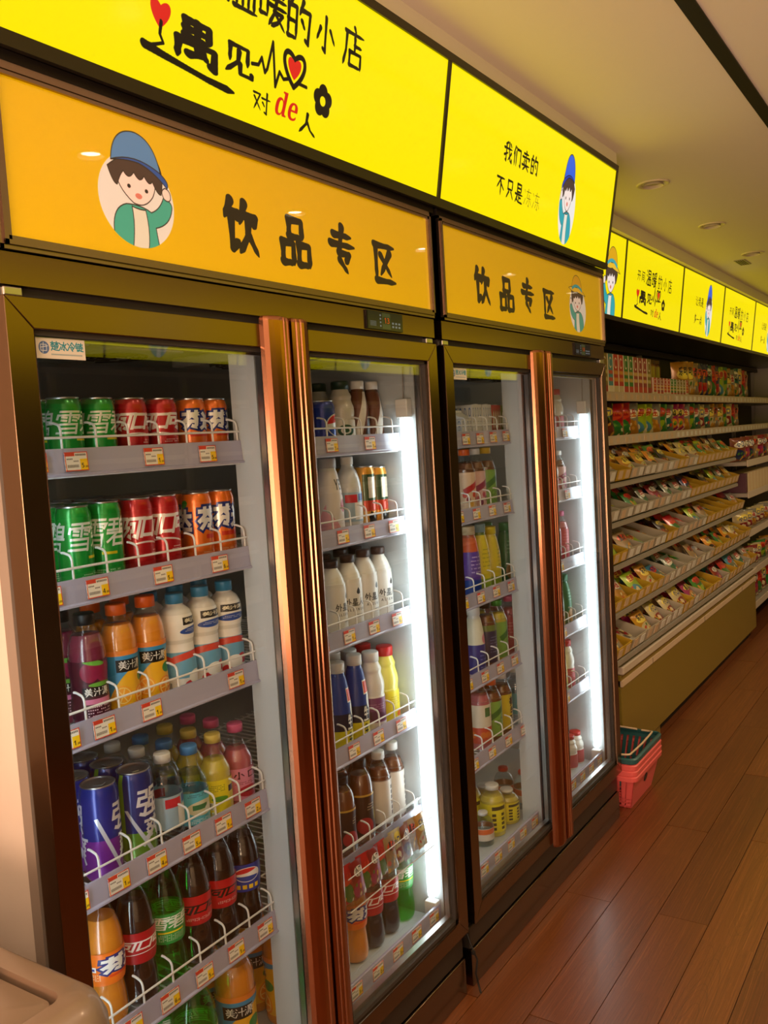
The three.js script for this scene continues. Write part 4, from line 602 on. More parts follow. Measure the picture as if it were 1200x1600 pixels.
// kind: outline, radius, usual height, body, print, cap
const K = {
  limeCan: { can: 1, r: 0.029, h: 0.134, print: P.limeCan, d: 'green soda can with white slanted lettering' },
  colaCan: { can: 1, r: 0.029, h: 0.134, print: P.colaCan, d: 'red soda can with white lettering' },
  orangeCan: { can: 1, r: 0.029, h: 0.134, print: P.orangeCan, d: 'orange soda can with blue-edged lettering' },
  purpleCan: { can: 1, r: 0.033, h: 0.168, print: P.purpleCan, d: 'tall blue and purple drink can' },
  limeAleCan: { can: 1, r: 0.033, h: 0.168, print: P.limeAleCan, d: 'tall blue and green drink can' },
  blueCan: { can: 1, r: 0.033, h: 0.122, print: P.blueCan, d: 'blue soda can with round red and white emblem' },
  teaCan: { can: 1, r: 0.026, h: 0.14, print: P.teaCan, d: 'slim orange and yellow drink can' },
  berry: { s: 'juice', r: 0.032, h: 0.215, liquid: BERRY, print: P.berry, cap: BLACKCAP, d: 'dark red grape juice bottle' },
  pulp: { s: 'juice', r: 0.032, h: 0.215, liquid: ORANGE, print: P.pulp, cap: ORCAP, d: 'orange juice bottle with orange cap' },
  milk: { s: 'milk', r: 0.032, h: 0.215, body: MILKY, print: P.milkLab, print2: P.milkTop, band2: [0.56, 0.8], cap: BLUECAP, d: 'white milk drink bottle with blue cap' },
  water: { s: 'water', r: 0.032, h: 0.215, print: P.waterLab, cap: WHITECAP, d: 'clear water bottle with white cap' },
  blueTea: { s: 'glassy', r: 0.031, h: 0.2, print: P.blueLab, cap: plas('#4a8ac8'), d: 'clear drink bottle with pale blue label and blue cap' },
  lemonB: { s: 'glassy', r: 0.031, h: 0.2, liquid: LEMON, print: P.lemonLab, cap: YELCAP, d: 'yellow lemon drink bottle with pale yellow cap' },
  pinkB: { s: 'glassy', r: 0.031, h: 0.2, liquid: PINKISH, print: P.pinkLab, cap: PINKCAP, d: 'pink drink bottle with pink cap' },
  orangeS: { s: 'soda', r: 0.034, h: 0.232, liquid: ORANGE, print: P.orange, cap: ORCAP, d: 'orange soda bottle with orange label' },
  colaS: { s: 'soda', r: 0.034, h: 0.232, liquid: COLA, print: P.cola, cap: REDCAP, d: 'cola bottle with red label and white lettering' },
  zeroS: { s: 'soda', r: 0.034, h: 0.232, liquid: COLA, print: P.colaZero, cap: BLACKCAP, d: 'cola bottle with red label and black lettering' },
  limeS: { s: 'soda', r: 0.034, h: 0.232, shell: GREENPET, print: P.lime, cap: LIMECAP, d: 'green lemon soda bottle' },
  pepS: { s: 'soda', r: 0.034, h: 0.232, liquid: COLA, print: P.blueCola, cap: WHITECAP, d: 'cola bottle with blue label and round emblem' },
  pulpBig: { s: 'juice', r: 0.042, h: 0.25, liquid: ORANGE, print: P.pulp, cap: ORCAP, d: 'large orange juice bottle' },
  limeBig: { s: 'soda', r: 0.044, h: 0.25, shell: GREENPET, print: P.lime, cap: LIMECAP, d: 'large green soda bottle' },
  coffeeW: { s: 'yogurt', r: 0.031, h: 0.16, body: cl(0.6, 0.56, 0.48), print: P.coffeeWhite, cap: DGREEN, d: 'cream coffee bottle with dark green cap' },
  coffee: { s: 'tall', r: 0.026, h: 0.165, body: cl(0.14, 0.06, 0.035), print: P.coffee, cap: WHITECAP, d: 'brown coffee bottle with white cap' },
  yes: { s: 'tall', r: 0.032, h: 0.185, body: MILKY, print: P.yes, cap: plas('#b8b4b0'), d: 'white and pink milk bottle with grey cap' },
  milkClear: { s: 'water', r: 0.031, h: 0.185, body: cl(0.6, 0.6, 0.6), print: P.waterLab, cap: WHITECAP, d: 'pale grey drink bottle with white cap' },
  white: { s: 'tea', r: 0.032, h: 0.2, body: MILKY, print: P.whiteBottle, cap: BROWNCAP, d: 'white bottle with dark lettering and brown cap' },
  coco: { s: 'tall', r: 0.029, h: 0.2, body: cl(0.02, 0.06, 0.3), print: P.cocoBlue, cap: WHITECAP, d: 'blue coconut milk bottle with white cap' },
  purpleY: { s: 'yogurt', r: 0.031, h: 0.205, body: MILKY, print: P.purpleYog, cap: WHITECAP, d: 'white yogurt bottle with purple label' },
  yellowY: { s: 'yogurt', r: 0.031, h: 0.21, body: cl(0.75, 0.66, 0.12), print: P.yellowYog, cap: REDCAP, d: 'yellow yogurt bottle with red cap' },
  darkTea: { s: 'juice', r: 0.031, h: 0.215, liquid: TEA, print: P.teaDark, cap: BLACKCAP, d: 'dark tea bottle with black label' },
  whiteTea: { s: 'tea', r: 0.029, h: 0.215, liquid: TEA, print: P.teaWhite, cap: WHITECAP, d: 'brown tea bottle with plain cream label' },
  redD: { s: 'tea', r: 0.03, h: 0.19, liquid: TEA, print: P.redDrink, cap: ORCAP, d: 'fruit tea bottle with cream label and red cap' },
  plumD: { s: 'tea', r: 0.03, h: 0.19, liquid: TEA, print: P.plumDrink, cap: WHITECAP, d: 'plum tea bottle with pink label' },
  greenD: { s: 'tea', r: 0.03, h: 0.19, liquid: TEA, print: P.greenTea, cap: plas('#d8b01c'), d: 'green tea bottle with yellow cap' },
  purpleJ: { s: 'tall', r: 0.031, h: 0.2, body: cl(0.4, 0.1, 0.05), print: P.purpleJuice, cap: plas('#c8b088'), d: 'purple and orange juice bottle' },
  yellowJ: { s: 'tall', r: 0.031, h: 0.2, body: LEMON, print: P.yellowJuice, cap: plas('#d8c41c'), d: 'yellow juice bottle with yellow cap' },
  mixJ: { s: 'tall', r: 0.031, h: 0.2, body: cl(0.12, 0.2, 0.05), print: P.yellowJuice, cap: plas('#7a9aa0'), d: 'olive juice bottle with grey cap' },
  herb: { s: 'tall', r: 0.031, h: 0.21, body: cl(0.01, 0.13, 0.05), print: P.greenHerb, cap: plas('#1f7a4a'), d: 'dark green herbal drink bottle' },
  milkBl: { s: 'tall', r: 0.03, h: 0.2, body: MILKY, print: P.milkBlue, cap: WHITECAP, d: 'cream and navy milk bottle' },
  navy: { s: 'tea', r: 0.031, h: 0.2, liquid: TEA, print: P.darkBlue, cap: BLACKCAP, d: 'navy labelled tea bottle' },
  olive: { s: 'tea', r: 0.031, h: 0.2, liquid: LEMON, print: P.greenTea, cap: LIMECAP, d: 'olive labelled tea bottle' },
  rose: { s: 'tea', r: 0.031, h: 0.2, liquid: PINKISH, print: P.rosePack, cap: PINKCAP, d: 'rose labelled drink bottle' },
  redW: { s: 'tea', r: 0.033, h: 0.205, liquid: PINKISH, print: P.redWhite, cap: REDCAP, d: 'red and cream labelled tea bottle' },
  tanW: { s: 'tea', r: 0.033, h: 0.2, liquid: TEA, print: P.greenTea, cap: ORCAP, d: 'green labelled tea bottle with orange cap' },
  yelP: { s: 'tea', r: 0.033, h: 0.215, liquid: TEA, print: P.yellowPack, cap: WHITECAP, d: 'yellow labelled tea bottle with black lettering' },
  clear: { s: 'water', r: 0.032, h: 0.215, print: P.blueLab, cap: WHITECAP, d: 'clear water bottle with blue label' },
  lemonT: { s: 'tea', r: 0.038, h: 0.235, liquid: LEMON, print: P.lemonTea, cap: WHITECAP, d: 'large yellow lemon tea bottle with white cap' },
  orangeW: { s: 'water', r: 0.031, h: 0.2, print: P.orangeWater, cap: WHITECAP, d: 'clear bottle with orange label and white cap' },
  redClear: { s: 'water', r: 0.034, h: 0.24, print: P.orangeWater, cap: REDCAP, d: 'clear bottle with red cap' },
  redMilk: { s: 'yogurt', r: 0.03, h: 0.19, body: MILKY, print: P.rosePack, cap: REDCAP, d: 'white bottle with red label' },
  cartonB: { carton: 1, r: 0.032, h: 0.15, print: P.cartonBlue, d: 'white and blue gable milk carton' },
  cartonW: { carton: 2, r: 0.03, h: 0.155, print: P.cartonBlue, d: 'white flat topped milk carton' },
  cartonR: { carton: 2, r: 0.03, h: 0.155, print: P.cartonRed, d: 'red flat topped milk carton' },
  cartonG: { carton: 2, r: 0.03, h: 0.155, print: P.cartonGreen, d: 'green flat topped milk carton' },
};
const NAMES = { can: 'drink_can', carton: 'milk_carton', bottle: 'drink_bottle' };
function makeDrink(kind, h, group, label, pos, turn) {
  const k = K[kind], r = k.r, key = kind + ':' + h.toFixed(3);
  const t = thing(k.can ? NAMES.can : k.carton ? NAMES.carton : NAMES.bottle, label, k.can ? 'can' : k.carton ? 'carton' : 'bottle', pos, group);
  t.rotation.y = turn;
  if (k.can) {
    const a = 0.009, n = r * 0.86;
    part(t, 'can_body', cached(key + 'b', () => lathe(([[r * 0.78, 0.0035], [r * 0.82, 0], [r * 0.9, 0.003], [r, 0.012], [r, h * 0.5], [r, h - a - 0.007], [n + 0.001, h - a + 0.004], [n, h - 0.003]]), 32)), k.print);
    const l = part(t, 'lid', cached(key + 'l', () => new THREE.LatheGeometry(V2([[n - 0.0004, h - 0.004], [n + 0.0012, h - 0.001], [n, h], [n - 0.002, h - 0.001], [n - 0.0035, h - 0.005], [0.0005, h - 0.0045]]), 32)), CANLID);
    part(l, 'pull_tab', cached(key + 't', () => rb(-0.006, 0.011, h - 0.0045, h - 0.003, -0.0065, 0.0065, 0.0007, 1)), CANLID);
  } else if (k.carton) {
    const flat = k.carton === 2, b = flat ? h : h * 0.74;
    const body = cached(key + 'b', () => { const g = new RoundedBoxGeometry(2 * r, b, 2 * r, 2, 0.0015); return g.translate(0, b / 2, 0); });
    part(t, 'carton_body', body, k.print);
    if (!flat) part(t, 'gable_top', cached(key + 'g', () => { const s = new THREE.Shape([[-r, 0], [r, 0], [0.002, h * 0.2], [0.002, h * 0.26], [-0.002, h * 0.26], [-0.002, h * 0.2]].map((q) => new THREE.Vector2(...q))); return new THREE.ExtrudeGeometry(s, { depth: 2 * r - 0.002, bevelEnabled: false }).translate(0, b, -r + 0.001); }), M.white);
    else part(t, 'top_flap', cached(key + 'g', () => rb(-r * 0.9, r * 0.9, h - 0.001, h + 0.0015, -r * 0.4, r * 0.4, 0.0005, 1)), M.white);
  } else {
    const s = SHAPES[k.s], prof = cached(key + 'p', () => smooth(s.p.map(([a, b]) => [a * r, b * h]), 3));
    const bodyMat = k.body ?? k.shell ?? M.clear;
    part(t, 'bottle_body', cached(key + 'b', () => new THREE.LatheGeometry(V2(prof), 28)), bodyMat);
    if (!k.body) part(t, 'liquid', cached(key + 'q', () => { const p = slice(prof, h * 0.012, h * s.fill, -0.0012).map(([a, b]) => [Math.max(a, 0.0005), b]); return new THREE.LatheGeometry(V2([[0.0005, p[0][1]], ...p, [0.0005, h * s.fill]]), 24); }), k.liquid ?? (k.shell ? k.shell : WATERY));
    part(t, 'label', cached(key + 'n', () => lathe(slice(prof, s.band[0] * h, s.band[1] * h, 0.0005), 32)), k.print);
    if (k.print2) part(t, 'label', cached(key + 'm', () => lathe(slice(prof, k.band2[0] * h, k.band2[1] * h, 0.0005), 32)), k.print2);
    const cr = Math.max(s.cap * r, 0.0135), c0 = h * (s.p.at(-1)[1] - 0.02);
    part(t, 'cap', cached(key + 'c', () => { const p = [[0.0005, c0], [cr, c0], [cr, h - 0.003], [cr - 0.0015, h], [0.0005, h]]; return new THREE.LatheGeometry(V2(p), 24); }), k.cap);
  }
  return t;
}
const WHERE = ['freezer-side cooler', 'basket-side cooler'];
const LEVEL = ['top shelf', 'second shelf', 'third shelf', 'fourth shelf', 'fifth shelf', 'cabinet floor'];
const plural = (d) => d.replace(/\b(can|bottle|carton)\b/, '$1s');
// items: [kind, photo x, photo y of its top]; rows: how many stand one behind the other
function stock(unit, level, items, rows) {
  const deck = level < 5 ? SHELVES[unit][level] - 0.0362 : FLOORY + 0.0004, hMax = level === 0 ? 0.21 : level === 5 ? 0.254 : SHELVES[unit][level - 1] - 0.05 - deck;
  const edge = (half) => half ? [-0.59, -UW + 0.036] : [-0.037, -0.574], z0 = -1.2 * unit;
  const list = items.map(([kind, u, v, hh]) => { const k = K[kind], x0 = (level === 5 ? -0.119 : SHX - 0.03) - k.r; const p = u < 3 ? new THREE.Vector3(x0, deck + v, -u) : onX(u, v, x0); return { kind, k, x0, z: p.z, h: Math.min(hh ?? p.y - deck, hMax) }; });
  for (const half of [0, 1]) {                               // keep neighbours apart and inside the cabinet
    const [a, b] = edge(half).map((e) => e + z0), L = list.filter((o) => (o.z < z0 - 0.582) === !!half).sort((p, q) => p.z - q.z);
    let lim = b; for (const o of L) { const r = o.k.carton ? o.k.r * 1.06 : o.k.r; if (o.z - r < lim) o.z = lim + r + 0.001; lim = o.z + r + 0.001; }
    lim = a; for (const o of [...L].reverse()) { const r = o.k.carton ? o.k.r * 1.06 : o.k.r; if (o.z + r > lim) o.z = lim - r - 0.001; lim = o.z - r - 0.001; }
  }
  list.forEach(({ kind, k, x0, z, h }) => {
    for (let row = 0; row < rows; row++) {
      const jx = row ? rr(-0.0015, 0.0015) : 0, back = row > 0;
      const label = `${k.d}, ${back ? 'behind' : 'front row'}, ${LEVEL[level]} of ${WHERE[unit]}`.split(' ').slice(0, 16).join(' ');
      makeDrink(kind, Math.round(h * 500) / 500, `${plural(k.d)} on the ${LEVEL[level]}`, label, [x0 - row * (2 * k.r + 0.004), deck, z + jx * 0.3], (kind.startsWith('carton') ? rr(-0.05, 0.05) : rr(-0.7, 0.5)));
    }
  });
}
seed = 4242;
stock(0, 0, [['limeCan', 97, 622], ['limeCan', 150, 622], ['colaCan', 201, 623], ['colaCan', 249, 623], ['orangeCan', 299, 624], ['orangeCan', 341, 624], ['blueCan', 513, 627], ['coffeeW', 530, 596], ['coffee', 557, 596], ['coffee', 582, 597]].map((a) => a[0] === 'blueCan' ? ['blueCan', 500, 627] : a), 2);
stock(0, 1, [['limeCan', 112, 790], ['limeCan', 160, 783], ['colaCan', 210, 778], ['colaCan', 252, 773], ['orangeCan', 305, 768], ['orangeCan', 352, 763]], 4);
stock(0, 1, [['yes', 510, 713], ['milkClear', 541, 714], ['teaCan', 572, 728], ['teaCan', 598, 727]], 2);
stock(0, 2, [['berry', 130, 958], ['pulp', 183, 941], ['pulp', 225, 930], ['milk', 274, 925], ['milk', 324, 912], ['milk', 361, 904], ['white', 516, 875], ['white', 546, 865], ['white', 571, 857], ['white', 595, 853]], 2);
stock(0, 3, [['purpleCan', 152, 1222], ['limeAleCan', 207, 1200], ['water', 256, 1174], ['blueTea', 300, 1160], ['lemonB', 338, 1142], ['pinkB', 378, 1124]], 3);
stock(0, 3, [['coco', 525, 1034], ['coco', 552, 1022], ['purpleY', 579, 1017], ['yellowY', 606, 1006]], 2);
stock(0, 4, [['orangeS', 168, 1480, 0.236], ['colaS', 214, 1450, 0.236], ['limeS', 262, 1420, 0.236], ['zeroS', 308, 1400, 0.236], ['zeroS', 348, 1370, 0.236], ['pepS', 388, 1277, 0.236], ['darkTea', 532, 1210], ['darkTea', 560, 1184], ['whiteTea', 590, 1173], ['whiteTea', 613, 1157]], 2);
stock(0, 5, [['limeBig', 300, 1560, 0.25], ['pulpBig', 366, 1530, 0.25], ['pulpBig', 424, 1500, 0.25], ['orangeS', 556, 1480, 0.25], ['colaS', 582, 1450, 0.25], ['colaS', 610, 1420, 0.25], ['limeS', 637, 1390, 0.25]], 2);
stock(1, 0, [['cartonB', 716, 642], ['cartonW', 732, 633], ['cartonW', 749, 633], ['cartonR', 765, 634], ['cartonG', 781, 634], ['redMilk', 2.2, 0.175], ['redMilk', 2.272, 0.17]], 2);
stock(1, 1, [['redD', 724, 697], ['plumD', 740, 696], ['greenD', 757, 694], ['redMilk', 2.2, 0.165], ['plumD', 2.27, 0.165]], 2);
stock(1, 2, [['purpleJ', 731, 822], ['mixJ', 747, 818], ['yellowJ', 764, 822], ['herb', 782, 818], ['rose', 2.2, 0.19], ['rose', 2.27, 0.19]], 2);
stock(1, 3, [['milkBl', 739, 948], ['navy', 757, 940], ['olive', 775, 936], ['rose', 794, 930], ['herb', 2.2, 0.19], ['herb', 2.27, 0.19]], 2);
stock(1, 4, [['redW', 747, 1062], ['tanW', 765, 1060], ['yelP', 784, 1048], ['clear', 804, 1040], ['yellowJ', 2.2, 0.185], ['redMilk', 2.27, 0.18]], 2);
stock(1, 5, [['orangeW', 754, 1267], ['lemonT', 768, 1224], ['lemonT', 791, 1231], ['redClear', 817, 1203], ['redMilk', 898, 1140], ['redMilk', 912, 1130]], 2);

// ---------------------------------------------------------------- snack strip hanging in the second door
function pillowGeo(cell, n, w, h, th, s) {
  seed = s; const nu = 6, nv = 6, pos = [], uv = [], idx = [], cx = cell % n, cy = Math.floor(cell / n);
  const noise = Array.from({ length: 200 }, () => rr(-1, 1));
  for (const side of [1, -1]) for (let j = 0; j <= nv; j++) for (let i = 0; i <= nu; i++) {
    const a = i / nu * 2 - 1, b = j / nv * 2 - 1, f = Math.sqrt(Math.max(0, 1 - a * a)) * Math.sqrt(Math.max(0, 1 - Math.pow(Math.abs(b), 5)));
    const rim = (i === 0 || i === nu || j === 0 || j === nv), k = noise[(j * 7 + i * 3 + (side > 0 ? 0 : 50)) % 200];
    pos.push(a * w / 2 * (1 - 0.06 * (1 - b * b)), b * h / 2, side * (th / 2 * f * (rim ? 0 : 1 + 0.22 * k) + (rim ? 0.0003 : 0.0012)));
    uv.push((cx + 0.04 + 0.92 * (side > 0 ? i / nu : 1 - i / nu)) / n, (cy + 0.04 + 0.92 * j / nv) / n);
  }
  const row = nu + 1, half = row * (nv + 1);
  for (let q = 0; q < 2; q++) for (let j = 0; j < nv; j++) for (let i = 0; i < nu; i++) { const o = q * half + j * row + i; q ? idx.push(o, o + row, o + 1, o + 1, o + row, o + row + 1) : idx.push(o, o + 1, o + row, o + 1, o + row + 1, o + row); }
  const g = new THREE.BufferGeometry(); g.setAttribute('position', new THREE.Float32BufferAttribute(pos, 3)); g.setAttribute('uv', new THREE.Float32BufferAttribute(uv, 2)); g.setIndex(idx); g.computeVertexNormals(); return g;
}
const BAGS = [['orange', '#d88a1e'], ['sky blue', '#4a90b0'], ['brown', '#7a3a1e'], ['black', '#1c1614'], ['red', '#b8141e'], ['silver', '#8a8880'], ['lime', '#9ab81e'], ['green', '#2a7a34'], ['grey green', '#6a7560'], ['magenta', '#a01a60'], ['tan', '#a08460'], ['teal', '#1a6a5c'], ['gold', '#b8801c'], ['navy', '#1c2a5a'], ['crimson', '#8a1620'], ['cream', '#c8b890']];
const bagTex = canvas(1024, 1024, (c) => BAGS.forEach(([, col], i) => {
  const x = (i % 4) * 256, y = 768 - Math.floor(i / 4) * 256; seed = 300 + i;
  c.save(); c.beginPath(); c.rect(x, y, 256, 256); c.clip(); c.fillStyle = col; c.fillRect(x, y, 256, 256);
  const alt = BAGS[(i * 5 + 3) % 16][1];
  c.fillStyle = alt; c.beginPath(); c.ellipse(x + 128 + rr(-30, 30), y + 180, rr(70, 120), rr(30, 60), rr(-0.4, 0.4), 0, 7); c.fill();
  c.fillStyle = pick(['#f0d860', '#f2ece0', '#e04a2a']); c.beginPath(); c.ellipse(x + 128, y + rr(60, 100), 84, 32, rr(-0.3, 0.1), 0, 7); c.fill();
  write(c, pick(['美品', '小口', '乐可', '星点', '生鲜']), x + 66, y + rr(40, 60), 60, { w: 0.15, color: pick(['#b01c1c', '#26201c', '#1c3c8a']), plain: true });
  for (let k = 0; k < 7; k++) { c.fillStyle = pick(['#d8a040', '#c03a28', '#e8d8b0', '#4a7a2a']); c.beginPath(); c.ellipse(x + rr(40, 216), y + rr(140, 236), rr(10, 26), rr(8, 20), rr(0, 3), 0, 7); c.fill(); }
  c.fillStyle = 'rgba(235,230,220,0.75)'; c.fillRect(x, y, 256, 8); c.fillRect(x, y + 248, 256, 8); c.restore();
}));
const bagMat = phy({ map: bagTex, roughness: 0.3, metalness: 0.15, clearcoat: 0.5, clearcoatRoughness: 0.15 });
const bagGeos = BAGS.map((_, i) => pillowGeo(i, 4, 1, 1, 0.42, 50 + i));
function bag(name, label, group, cat, cell, pos, w, h, th, rot) {
  const m = new THREE.Mesh(bagGeos[cell], bagMat); m.name = numbered(name); m.userData = { label, category: cat, group }; m.castShadow = m.receiveShadow = true;
  m.position.set(...pos); m.scale.set(w, h, th / 0.42); m.rotation.set(...rot); scene.add(m); return m;
}
{
  const t = thing('acrylic_tray', 'clear acrylic strip tray of small snacks inside the cooler beside the chest freezer', 'tray', [-0.066, 0.42, -0.735]);
  const L = 0.36;
  part(t, 'tray_front', bx(0.018, 0.02, 0, 0.075, -L, 0), M.clear); part(t, 'tray_back', bx(-0.022, -0.02, 0, 0.115, -L, 0), M.clear);
  part(t, 'tray_floor', bx(-0.02, 0.018, 0, 0.002, -L, 0), M.clear); part(t, 'tray_end', bx(-0.02, 0.018, 0, 0.075, -L, -L + 0.002), M.clear); part(t, 'tray_end', bx(-0.02, 0.018, 0, 0.075, -0.002, 0), M.clear);
  part(t, 'tray_edge', merge([rod([0.019, 0.001, 0], [0.019, 0.001, -L], 0.0015), rod([0.019, 0.075, 0], [0.019, 0.075, -L], 0.0013), rod([-0.021, 0.115, 0], [-0.021, 0.115, -L], 0.0015)]), M.wire);
  t.position.x = -0.066;
  seed = 61;
  for (let k = 0; k < 10; k++) bag('snack_sachet', k < 5 ? 'red snack sachet standing in the clear acrylic tray' : 'tan snack sachet standing in the clear acrylic tray', 'snack sachets in the acrylic tray', 'snack', k < 5 ? [4, 14, 4, 14, 4][k] : [10, 15, 2, 10, 12][k - 5], [-0.066 - 0.007 + (k % 2) * 0.006, 0.4235 + 0.043, -0.762 - k * 0.034], 0.046, 0.082, 0.012, [0, Math.PI / 2 + rr(-0.15, 0.15), 0.12 + rr(-0.04, 0.04), 'ZYX']);
}

// ---------------------------------------------------------------- snack shelving beyond the coolers
const TR = [[-0.222, 1.245], [-0.215, 1.075], [-0.186, 0.902], [-0.15, 0.72], [-0.118, 0.548]];   // sloped rows: front lip x and top height
{
  const t = thing('snack_shelving', 'wall shelving with two straight shelves above five sloped tray rows', 'shelving', [-0.8, 0, -5.0]);
  part(t, 'back_panel', bx(-0.03, 0, 0.46, 1.935, -4.1, 2.52), M.backPanel);
  for (let k = 0; k < 8; k++) part(t, 'upright', bx(0, 0.03, 0.46, 1.935, 2.48 - k * 0.93, 2.51 - k * 0.93), M.shelfMetal);
  part(t, 'canopy', bx(0, 0.05, 1.9, 1.935, -4.1, 2.5), M.backPanel);
  for (const [y, n] of [[1.6, 0], [1.39, 1]]) {
    for (let k = 0; k < 7; k++) {
      const za = 2.34 - k * 0.935, s = part(t, 'shelf', bx(0, 0.445, y - 0.036, y - 0.012, za - 0.93, za), M.shelfMetal);
      part(s, 'price_rail', rb(0.444, 0.452, y - 0.044, y + 0.001, za - 0.93, za, 0.002), M.shelfRail);
      for (let q = 0; q < 9; q++) part(s, 'price_tag', bx(0.452, 0.4535, y - 0.036, y - 0.01, za - 0.06 - q * 0.1, za - 0.02 - q * 0.1), k < 2 ? M.cream : M.white);
    }
  }
  TR.forEach(([x, y], r) => {
    const d = part(t, 'sloped_deck', bx(-0.4, 0, -0.014, -0.006, -2.95 + 2.5, 2.42).rotateZ(-0.3), M.shelfMetal, [x + 0.8, y - 0.052, 0]);
    part(d, 'deck_lip', bx(-0.004, 0.004, -0.026, -0.008, -0.45, 2.42), M.shelfMetal);
  });
  // far bays with straight shelves
  for (const y of [1.16, 0.95, 0.69, 0.42, 0.18]) {
    const s = part(t, 'shelf', bx(0, 0.63, y - 0.036, y - 0.012, -4.0, -0.53), M.shelfMetal);
    for (let k = 0; k < 4; k++) part(s, 'price_rail', rb(0.63, 0.638, y - 0.044, y + 0.001, -0.535 - (k + 1) * 0.86 + 0.004, -0.535 - k * 0.86, 0.002), M.shelfRail);
  }
}
// trays with packets
{
  seed = 808;
  const wB = 0.2, D = 0.3, H = 0.052;
  const body = merge([bx(-D, 0, 0, 0.003, -wB + 0.004, 0), bx(-0.003, 0, 0, H, -wB + 0.004, 0), bx(-D, -D + 0.003, 0, H + 0.02, -wB + 0.004, 0), bx(-D, 0, 0, H, -0.003, 0), bx(-D, 0, 0, H, -wB + 0.004, -wB + 0.007)]);
  const rowName = ['top', 'second', 'third', 'fourth', 'lowest'];
  const tg = bx(0, 0.0015, 0.008, 0.046, -0.05, 0);
  let packs = 0;
  TR.forEach(([x, y], r) => {
    for (let k = 0; k < 14; k++) {
      const z = -2.66 - k * wB;
      if (z - wB > [-2.96, -2.96, -2.88, -2.78, -2.66][r]) continue;
      const yellow = [k > 8 || (k % 5 === 2), k > 7, k === 0 || k > 9 || k % 4 === 1, k < 4 || k > 8, k === 0 || (k > 4 && k % 3)][r];
      const c0 = Math.floor(rnd() * 16), few = rnd() < 0.15, stick = !few && (r * 3 + k * 2) % 7 === 0, n = few ? 2 : stick ? 7 : 4;
      const t = thing('snack_tray', `${yellow ? 'yellow' : 'white'} snack tray holding ${few ? 'a few ' : ''}${BAGS[c0][0]} ${stick ? 'snack sticks' : 'packets'} on the ${rowName[r]} sloped row`, 'tray', [x, y - H - 0.0, z], `snack trays on the ${rowName[r]} sloped row`);
      t.rotation.z = -0.3; part(t, 'tray_body', body, yellow ? M.binYellow : M.binWhite);
      for (let q = 0; q < 2; q++) part(t, 'price_tag', tg, yellow || rnd() < 0.5 ? M.cream : M.white, [0.0004, rr(-0.002, 0.002), -0.03 - q * 0.095]);
      if (z < -5.3) continue;
      if (stick) for (let q = 0; q < n; q++) {
        const lx = -0.12 - rr(0, 0.05), ly = 0.014 + (q % 2) * 0.014;
        bag('snack_stick', `${BAGS[c0][0]} snack stick lying in a tray on the ${rowName[r]} sloped row`, `snack sticks on the ${rowName[r]} sloped row`, 'snack', c0, [x + lx * Math.cos(0.3) + ly * Math.sin(0.3), y - H - lx * Math.sin(0.3) + ly * Math.cos(0.3), z - 0.03 - q * 0.022], 0.022, 0.16, 0.012, [rr(-0.04, 0.04), Math.PI / 2 + rr(-0.1, 0.1), Math.PI / 2 - 0.3, 'ZYX']);
      }
      else for (let q = 0; q < n && packs < 298; q++, packs++) {
        const h = rr(0.115, 0.135), lean = (few ? 1.35 : 0.95) + rr(-0.04, 0.04), lx = -0.014 - q * (few ? 0.14 : 0.056), cell = rnd() < 0.75 ? c0 : Math.floor(rnd() * 16), lz = rr(-0.104, -0.092);
        const ax = lx - Math.sin(lean) * h / 2 * 0.9, ay = 0.012 + Math.cos(lean) * h / 2 * 0.9;
        bag('snack_packet', `${BAGS[cell][0]} snack packet leaning in a tray on the ${rowName[r]} sloped row`, `snack packets on the ${rowName[r]} sloped row`, 'snack', cell,
          [x + ax * Math.cos(0.3) + ay * Math.sin(0.3), y - H - ax * Math.sin(0.3) + ay * Math.cos(0.3), z + lz], rr(0.12, 0.16), h, rr(0.02, 0.025), [rr(-0.05, 0.05), Math.PI / 2 + rr(-0.07, 0.07), lean - 0.3, 'ZYX']);
      }
    }
  });
}
